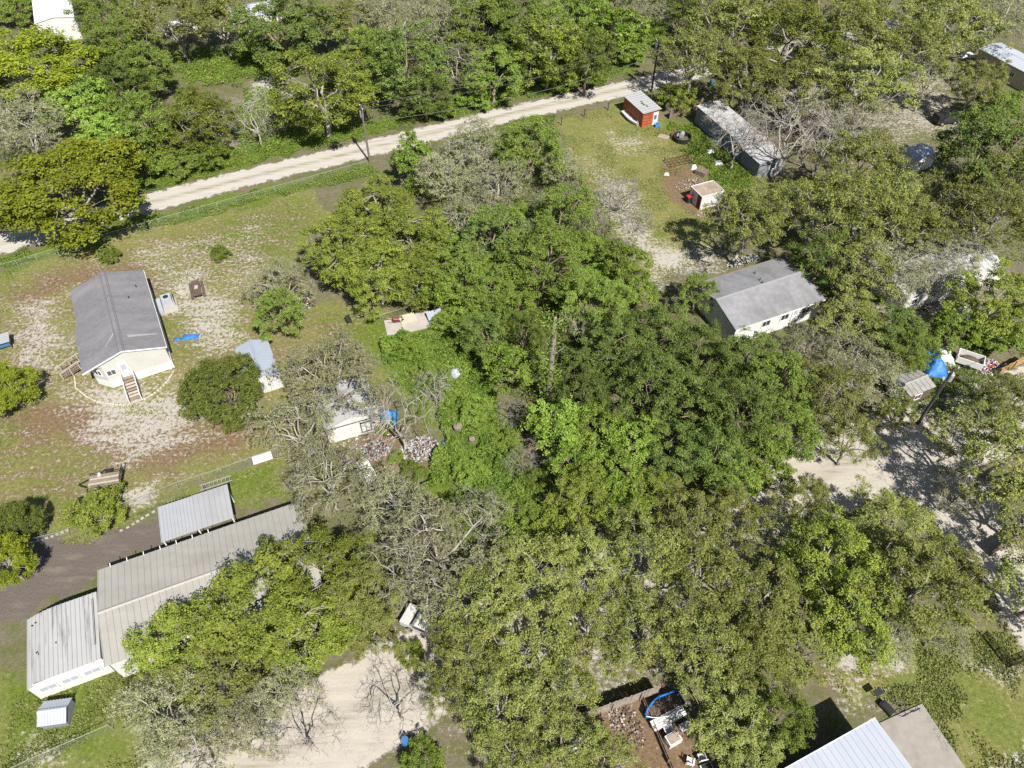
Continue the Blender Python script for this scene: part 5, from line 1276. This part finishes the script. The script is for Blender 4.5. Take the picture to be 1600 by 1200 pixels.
 (765, 300, 34, 'bb', 'grey bare tangle in the upper thicket'),
 (735, 480, 34, 'sg', 'bright shrub between patio slab and thicket'),
 # yellow oaks in the left yard
 (590, 325, 58, 'oy', 'yellow oak at the top of the left yard grove'),
 (538, 385, 58, 'oy', 'yellow oak at the left of the left yard grove'),
 (640, 370, 56, 'oy', 'yellow oak at the right of the left yard grove'),
 (590, 425, 58, 'oy', 'yellow oak at the front of the left yard grove'),
 (650, 430, 46, 'oy', 'smaller yellow oak at front right of left yard grove'),
 (437, 445, 46, 'gy', 'grey green oak left of the yellow oak grove'),
 (434, 488, 36, 'md', 'dark leafy tree directly behind the bluish metal shed'),
 (346, 606, 60, 'rs', 'dense round cedar tree in the left yard'),
 (342, 393, 15, 'sg', 'small bright shrub alone on the left lawn'),
 (170, 398, 14, 'sg', 'tiny bright shrub behind the white house'),
 (12, 605, 34, 'yl', 'yellow green tree at the left edge beside the hutch'),
 (150, 797, 34, 'so', 'olive shrub below the utility trailer'),
 (28, 812, 26, 'rs', 'dark young pine at left edge beside chain link fence'),
 (8, 878, 36, 'yl', 'yellow green tree at left edge beside the mulch drive'),
 # grey oaks around the rubbish
 (522, 592, 74, 'gy', 'large grey mossy oak above the white ribbed shed'),
 (468, 668, 64, 'gy', 'grey mossy oak left of the rubbish heaps'),
 (625, 655, 66, 'dd', 'big bare branching tree over the rubbish heaps'),
 (680, 605, 30, 'dd', 'small bare tree right of the big bare tree'),
 (512, 750, 66, 'gy', 'grey mossy oak below the rubbish heaps'),
 (620, 790, 56, 'gy', 'grey mossy oak below the white door panel'),
 (690, 850, 92, 'gy', 'very large grey mossy oak in the lower middle'),
 (640, 890, 60, 'dd', 'bare lichen covered tree left of very large mossy oak'),
 (750, 800, 46, 'dd', 'bare lichen covered tree above very large mossy oak'),
 (800, 645, 30, 'bb', 'grey bare tangle left of the bright broadleaf group'),
 (815, 720, 30, 'bb', 'grey bare tangle at lower left of bright broadleaf group'),
 # lower left oaks by the tan home
 (508, 885, 62, 'oy', 'yellow oak over the right end of tan mobile home'),
 (395, 945, 78, 'oy', 'yellow oak hiding the front of tan mobile home'),
 (285, 1000, 66, 'oy', 'yellow oak at the front left corner of mobile home'),
 (480, 975, 74, 'oy', 'yellow oak above the cream sand at bottom'),
 (335, 1060, 64, 'ol', 'olive oak at the left edge of cream sand'),
 (265, 1110, 60, 'gy', 'grey oak left of the sand lane, bottom left'),
 (560, 925, 58, 'ol', 'olive oak left of the old striped van'),
 (310, 1170, 56, 'gy', 'grey oak at bottom edge left of sand lane'),
 (395, 1135, 46, 'gy', 'thin grey oak standing on the cream sand'),
 (432, 878, 34, 'ol', 'olive oak leaning over the tan metal roof'),
 (622, 1105, 52, 'dd', 'bare dark branched tree beside the blue barrel'),
 (475, 1145, 50, 'dd', 'bare tree on the cream sand at bottom edge'),
 # lower middle and right oaks
 (760, 935, 60, 'ol', 'olive oak right of the old striped van'),
 (840, 895, 66, 'ol', 'olive oak below the olive shrub and bright group'),
 (925, 880, 60, 'ol', 'olive oak below the lowest bright broadleaf tree'),
 (735, 1030, 62, 'ol', 'olive oak at right edge of the cream sand'),
 (830, 1000, 68, 'ol', 'olive oak above the shaded blue barrel'),
 (920, 975, 66, 'ol', 'olive oak over the middle of the sand lane'),
 (785, 1110, 62, 'ol', 'olive oak left of the shaded blue barrel'),
 (880, 1075, 56, 'ol', 'olive oak behind the grey board fence'),
 (1010, 870, 62, 'ol', 'olive oak below the yellow olive tree'),
 (1005, 985, 66, 'ol', 'olive oak behind the boat yard fence end'),
 (1095, 905, 70, 'ol', 'olive oak in the middle of the lower right woods'),
 (1085, 815, 54, 'ol', 'olive oak below the lower evergreens'),
 (1160, 825, 56, 'ol', 'olive oak below the bright low tree'),
 (1090, 1015, 66, 'ol', 'olive oak right above the blue boat'),
 (1180, 930, 68, 'ol', 'olive oak left of the yellowish lane oak'),
 (1170, 1035, 66, 'ol', 'olive oak right of the boat yard'),
 (1140, 1120, 56, 'ol', 'olive oak overhanging the boat yard chairs'),
 (1210, 1120, 50, 'md', 'leafy tree against the large garage roof corner'),
 (1250, 1010, 60, 'ol', 'olive oak above the garage shadow'),
 (1295, 870, 66, 'oy', 'yellowish oak below the sand clearing'),
 (1255, 790, 44, 'ol', 'thin olive oak at the lower left of sand clearing'),
 (1330, 945, 66, 'oy', 'yellowish oak above the black wire pen'),
 (1395, 830, 62, 'ol', 'olive oak over the lower edge of sand clearing'),
 (1420, 920, 70, 'ol', 'olive oak above the bottom right lawn'),
 (1485, 900, 48, 'ol', 'olive oak beside the sand drive'),
 (1470, 985, 36, 'gy', 'thin grey oak hanging over the bottom right lawn'),
 (1390, 1000, 34, 'gy', 'low grey branches over the black wire pen'),
 (1560, 720, 68, 'ol', 'large olive oak at right edge above board fence'),
 (1580, 630, 46, 'ol', 'olive oak at right edge below the orange fence'),
 (1495, 690, 30, 'gy', 'thin grey oak at the right of sand clearing'),
 (880, 1170, 54, 'ol', 'olive oak at bottom edge left of pale plastic heap'),
 (950, 1190, 44, 'ol', 'olive oak at bottom edge below the pale plastic heap'),
 (800, 1185, 50, 'ol', 'olive oak at bottom edge below shaded barrel'),
 (1170, 1190, 44, 'ol', 'olive oak at bottom edge left of large garage'),
 (660, 1190, 30, 'sg', 'green shrub at bottom edge below the blue barrel'),
 (640, 1020, 20, 'so', 'small olive shrub on the cream sand'),
 (1625, 800, 64, 'ol', 'olive oak at the right edge shading the sand drive', 8.5),
 (1640, 920, 60, 'ol', 'olive oak at right edge above the black fence and shadow panels', 8),
 (702, 990, 34, 'ol', 'low olive oak covering the near end of the old striped van'),
 (846, 748, 26, 'sg', 'bright shrub left of the yellowish tree in the bright group'),
 (832, 806, 28, 'sg', 'bright shrub at the lower tip of the bright ground plants'),
 (793, 690, 24, 'sg', 'bright shrub at right edge of the bright ground plants'),
 (700, 390, 34, 'br', 'bright tree between the yellow oaks and thicket trees'),
 (800, 480, 34, 'br', 'bright tree in the thicket above the rounded bright tree'),
 (760, 255, 34, 'dd', 'bare tree in upper thicket close to the road'),
 (700, 245, 34, 'dd', 'bare tree in thicket right of road pole bush'),
 (862, 325, 36, 'dd', 'bare tree in thicket left of the sunny yard'),
 (735, 385, 30, 'bb', 'grey bare tangle between yellow oaks and dark rounded tree'),
 (815, 375, 36, 'gy', 'grey mossy tree in the middle of the thicket'),
 (890, 300, 28, 'bb', 'grey bare tangle below the bushy roadside tree'),
 (760, 330, 34, 'gy', 'grey twiggy tree above the dark rounded thicket tree'),
 (905, 505, 30, 'gy', 'grey twiggy tree right of the broken pine trunk'),
 (690, 955, 30, 'gy', 'grey oak boughs over the old striped van'),
 (1188, 212, 40, 'dd', 'bare tree leaning over the near end of trailer home'),
 (575, 985, 46, 'ol', 'olive oak at the upper edge of the cream sand'),
 (450, 1075, 46, 'gy', 'thin grey oak over the middle of cream sand'),
 (355, 1120, 46, 'gy', 'grey oak at the left margin of cream sand'),
 (700, 1085, 36, 'ol', 'olive oak at lower right margin of cream sand'),
 (1492, 770, 36, 'gy', 'thin grey oak over the bend of the sand drive'),
 (705, 335, 26, 'sd', 'green shrub in thicket beside the upper yellow oak'),
 (742, 300, 24, 'sg', 'bright shrub in the upper thicket among grey trees'),
 (805, 335, 28, 'sg', 'bright shrub in thicket below the grey bare tangle'),
 (912, 385, 28, 'sg', 'bright shrub in thicket left of the bright yard tree'),
 (930, 430, 26, 'sg', 'bright shrub in thicket below the bright yard tree'),
 (880, 470, 24, 'sg', 'bright shrub beside the top of the broken pine trunk'),
 (700, 500, 24, 'sg', 'bright shrub at the right end of patio slab'),
 (770, 565, 26, 'sd', 'green shrub left of the bright rounded tree'),
 (838, 655, 24, 'sg', 'bright shrub at the foot of the broken pine trunk'),
 (665, 285, 26, 'sg', 'bright shrub between road pole and grey thicket tree'),
 (800, 415, 30, 'sg', 'bright shrub between dark rounded and wide leafy thicket trees'),
 (600, 665, 14, 'sg', 'small bright shrub by the white ribbed shed door'),
 (645, 735, 20, 'sd', 'green shrub below the pale rubbish heap'),
 (620, 715, 12, 'sg', 'tiny bright shrub between the two rubbish heaps'),
 (1110, -8, 52, 'ol', 'olive oak cut by the top edge, left of the others there'),
 (1200, -12, 54, 'ol', 'olive oak cut by the top edge, second from left there'),
 (1290, -8, 54, 'ol', 'olive oak cut by the top edge, third from left there'),
 (1380, 5, 48, 'ol', 'olive oak cut by the top edge, fourth from left there'),
 (1470, -10, 50, 'ol', 'olive oak cut by the top edge near the corner grey oak'),
 (1060, 15, 40, 'md', 'leafy tree at top edge behind the road end'),
 (640, 545, 22, 'sg', 'bright shrub on the ground plants below the patio slab'),
 (745, 640, 26, 'sg', 'bright shrub on the ground plants right of the stumps'),
 (665, 580, 20, 'sd', 'darker shrub on the ground plants near the cut post'),
 (730, 735, 26, 'sg', 'bright shrub on the ground plants below the stumps'),
 (780, 790, 26, 'sg', 'bright shrub on the ground plants above very large mossy oak'),
 (1545, 655, 34, 'ol', 'olive oak bough at the right end of sand clearing'),
]
for row in TREES: plant(*row)
# broken pine trunk in the centre
def pine_snag():
    b = P(855, 640); t = thing('broken_pine', 'tall broken bare pine trunk standing in the central trees', 'tree', b); rs = np.random.RandomState(3)
    MB().tube([(0, 0, -.2), (.05, 0, 2), (.12, .06, 5), (.2, .1, 8), (.26, .17, 11), (.3, .2, 13.2)], [.42, .36, .31, .28, .23, .13], 9).build('trunk', M('pine_bark', (.21, .175, .145), .3, 5, .95), t, None, True)
    for z, a, l in ((8.2, .4, 1.3), (9.0, 2.8, 1.1), (10.6, 1.2, .9), (11.2, 5.2, .9), (11.8, 3.6, .8), (12.3, .2, 1.0), (7.2, 3.4, .9)):
        s = Skel(); s.limb((.25, .15, z), (.25+l*math.cos(a), .15+l*math.sin(a), z+.7), .05, .015, rs, 5, 5, .1); s.mb.build('broken_limb', BARK['grey'], t)
    p = rs.normal(size=(1500, 3))*np.array([.5, .5, 2.6])+np.array([.1, .1, 4.2]); p[:, 2] = np.abs(p[:, 2]); p[:300] = rs.normal(size=(300, 3))*np.array([.8, .8, .5])+np.array([.3, .2, 12.6]); n = rs.normal(size=(1500, 3))+np.array([0, -.3, .4]); n /= np.linalg.norm(n, axis=1, keepdims=True)
    V, F = leaf_quads(rs, p, n, .28); link('climbing_vine', np_mesh('climbing_vine', V, F), LEAF['vine'], t)
pine_snag()

# ---------------------------------------------------------------- plants nobody could count
def carpet(name, label, polys, n, hmin, hmax, leaf, mat, seed, bump=.5, thr=0.0, avoid=()):
    """leafy ground plants spread over patches of ground, in mounds"""
    rs = np.random.RandomState(seed); C = []
    areas = []
    for poly in polys:
        a = np.array(poly); areas.append(abs(np.dot(a[:, 0], np.roll(a[:, 1], 1))-np.dot(a[:, 1], np.roll(a[:, 0], 1)))/2)
    for poly, ar in zip(polys, areas):
        a = np.array(poly); m = int(n*ar/sum(areas)); lo, hi = a.min(0), a.max(0)
        k = int(m*1.3*np.prod(hi-lo)/ar)+10; x = rs.uniform(lo[0], hi[0], k); y = rs.uniform(lo[1], hi[1], k)
        wx = x+(vnoise(x, y, .6, seed)-.5)*2.5; wy = y+(vnoise(x, y, .6, seed+4)-.5)*2.5; ok = in_poly(wx, wy, poly)
        f = fbm(x, y, bump, seed+7); ok &= f > thr*.8+thr*.4*rs.random(k)
        for av in avoid: ok &= ~in_poly(x, y, av)
        x, y, f = x[ok][:m], y[ok][:m], f[ok][:m]
        h = hmin+(hmax-hmin)*np.clip((f-thr)*1.8-.25*(1-thr), 0, 1); z = h*(.35+.65*rs.random(len(x))**.5)+.03; C.append(np.stack([x, y, z], 1))
    C = np.concatenate(C); N = rs.normal(size=C.shape)*.7+np.array([0, 0, .75]); N /= np.linalg.norm(N, axis=1, keepdims=True)
    V, F = leaf_quads(rs, C, N, leaf, .5); return tag(link(name, np_mesh(name, V, F), mat), label, 'plants', kind='stuff')
SL = [site([(600, 496), (676, 482), (694, 508), (606, 530)])]
carpet('vine_ground_cover', 'bright green fern like ground plants around the patio slab', [
   site([(590, 535), (610, 528), (694, 510), (700, 470), (730, 490), (775, 600), (815, 720), (865, 860), (770, 860), (720, 760), (640, 755), (690, 700), (690, 625), (630, 600), (598, 570)])], 60000, .05, 1.9, .24, LEAF['vine'], 5, .8, .26, SL)
carpet('lush_weeds', 'lush weeds in the strip left of the trailer home', [site([(1040, 192), (1098, 188), (1165, 250), (1190, 330), (1150, 330), (1100, 270), (1075, 235)])], 9000, .08, .6, .28, LEAF['vine'], 6, .5, .25)
carpet('roadside_weeds', 'green weeds along both edges of the sand road', [
   site([(225, 302), (400, 258), (520, 226), (600, 208), (800, 160), (1000, 106), (1000, 92), (800, 145), (600, 190), (420, 225), (225, 282)]),
   site([(205, 350), (590, 255), (600, 268), (220, 362)]), site([(-40, 410), (60, 388), (62, 405), (-40, 432)]), site([(700, 218), (860, 178), (870, 195), (720, 250)])], 26000, .06, .55, .24, LEAF['vine'], 7, .6, .2)
carpet('clearing_weeds', 'fresh green weeds in the clearing beyond the road', [site([(262, 88), (455, 62), (470, 115), (380, 122), (370, 240), (420, 238), (470, 215), (440, 140), (300, 130)])], 12000, .1, .7, .32, LEAF['vine'], 8, .4, .15)
carpet('undergrowth', 'shrubby undergrowth beneath the trees', [
   site([(-60, 60), (-60, 0), (60, -40), (250, -40), (1030, -60), (1010, 90), (800, 140), (560, 200), (480, 215), (420, 130), (270, 120), (260, 240), (200, 290), (-60, 380)]),
   site([(620, 250), (860, 195), (930, 330), (1000, 440), (1100, 480), (1180, 540), (1300, 560), (1250, 700), (1180, 760), (1060, 800), (850, 850), (800, 600), (720, 470), (690, 440), (680, 330)]),
   site([(1050, -60), (1650, -60), (1650, 60), (1500, 60), (1350, 130), (1250, 180), (1120, 130), (1060, 120)]),
   site([(1190, 280), (1420, 260), (1600, 220), (1660, 330), (1640, 420), (1320, 400), (1230, 380)]),
   site([(1300, 480), (1420, 500), (1430, 560), (1380, 640), (1280, 590)]),
   site([(430, 640), (560, 690), (640, 760), (760, 860), (860, 880), (740, 930), (640, 950), (590, 980), (480, 900), (470, 780)]),
   site([(190, 1045), (330, 1010), (420, 1000), (330, 1090), (270, 1220), (200, 1200)])], 110000, .1, 1.7, .30, LEAF['under'], 9, .22, .30)
carpet('thicket_vines', 'tangled vines and saplings filling the central thicket', [
   site([(630, 250), (860, 200), (930, 330), (1000, 440), (960, 520), (900, 650), (800, 640), (720, 480), (690, 330)])], 60000, .2, 2.8, .24, LEAF['under'], 21, .4, .25)
carpet('right_weeds', 'green weeds around the junk and the right pole', [site([(1440, 590), (1530, 570), (1600, 590), (1600, 640), (1530, 640), (1450, 660), (1420, 640)]), site([(1490, 500), (1600, 510), (1600, 560), (1500, 545)])], 8000, .05, .5, .24, LEAF['vine'], 10, .5, .2)
def tufts(name, label, polys, n, h, mat, seed):
    rs = np.random.RandomState(seed); V = []; F = []
    X = []; Y = []
    for poly in polys:
        a = np.array(poly); lo, hi = a.min(0), a.max(0); k = int(n/len(polys)*2.2); x = rs.uniform(lo[0], hi[0], k); y = rs.uniform(lo[1], hi[1], k)
        ok = in_poly(x, y, poly) & (fbm(x, y, .35, seed) > .42+.2*rs.random(k)); X.append(x[ok]); Y.append(y[ok])
    x = np.concatenate(X); y = np.concatenate(Y); m = len(x); a = rs.uniform(0, 6.28, m); w = rs.uniform(.04, .12, m); hh = h*rs.uniform(.5, 1.5, m)
    dx, dy = np.cos(a)*w, np.sin(a)*w; tx, ty = rs.normal(size=m)*.08, rs.normal(size=m)*.08
    V = np.stack([np.stack([x-dx, y-dy, 0*x], 1), np.stack([x+dx, y+dy, 0*x], 1), np.stack([x+tx, y+ty, hh], 1)], 1).reshape(-1, 3)
    return tag(link(name, np_mesh(name, V, np.arange(3*m).reshape(m, 3)), mat), label, 'grass', kind='stuff')
hp = [(c.x, c.y) for c in (FR, FL, FL+(BR_-FR), BR_)]
tufts('lawn_grass', 'short rough grass tufts over the lawns', LAWNS, 90000, .12, LEAF['weed'], 12)
for o in SC.objects:
    if o.parent is None:
        g = {'chain_link_fence': 'chain link fences', 'utility_pole': 'utility poles', 'power_line': 'power lines along the road', 'barrel': 'blue barrels', 'tree_stump': 'tree stumps', 'parked_van': 'parked vehicles',
             'white_bag': 'white bags on the grass', 'blue_tarp': 'blue tarps', 'lawn_chair': 'lawn chairs', 'board_fence': 'board fences', 'wire_panel': 'black wire pen sides', 'stone_edging': 'edging lines', 'plank': 'loose planks'}.get(o.name.split('.')[0])
        if g and 'group' not in o: o['group'] = g
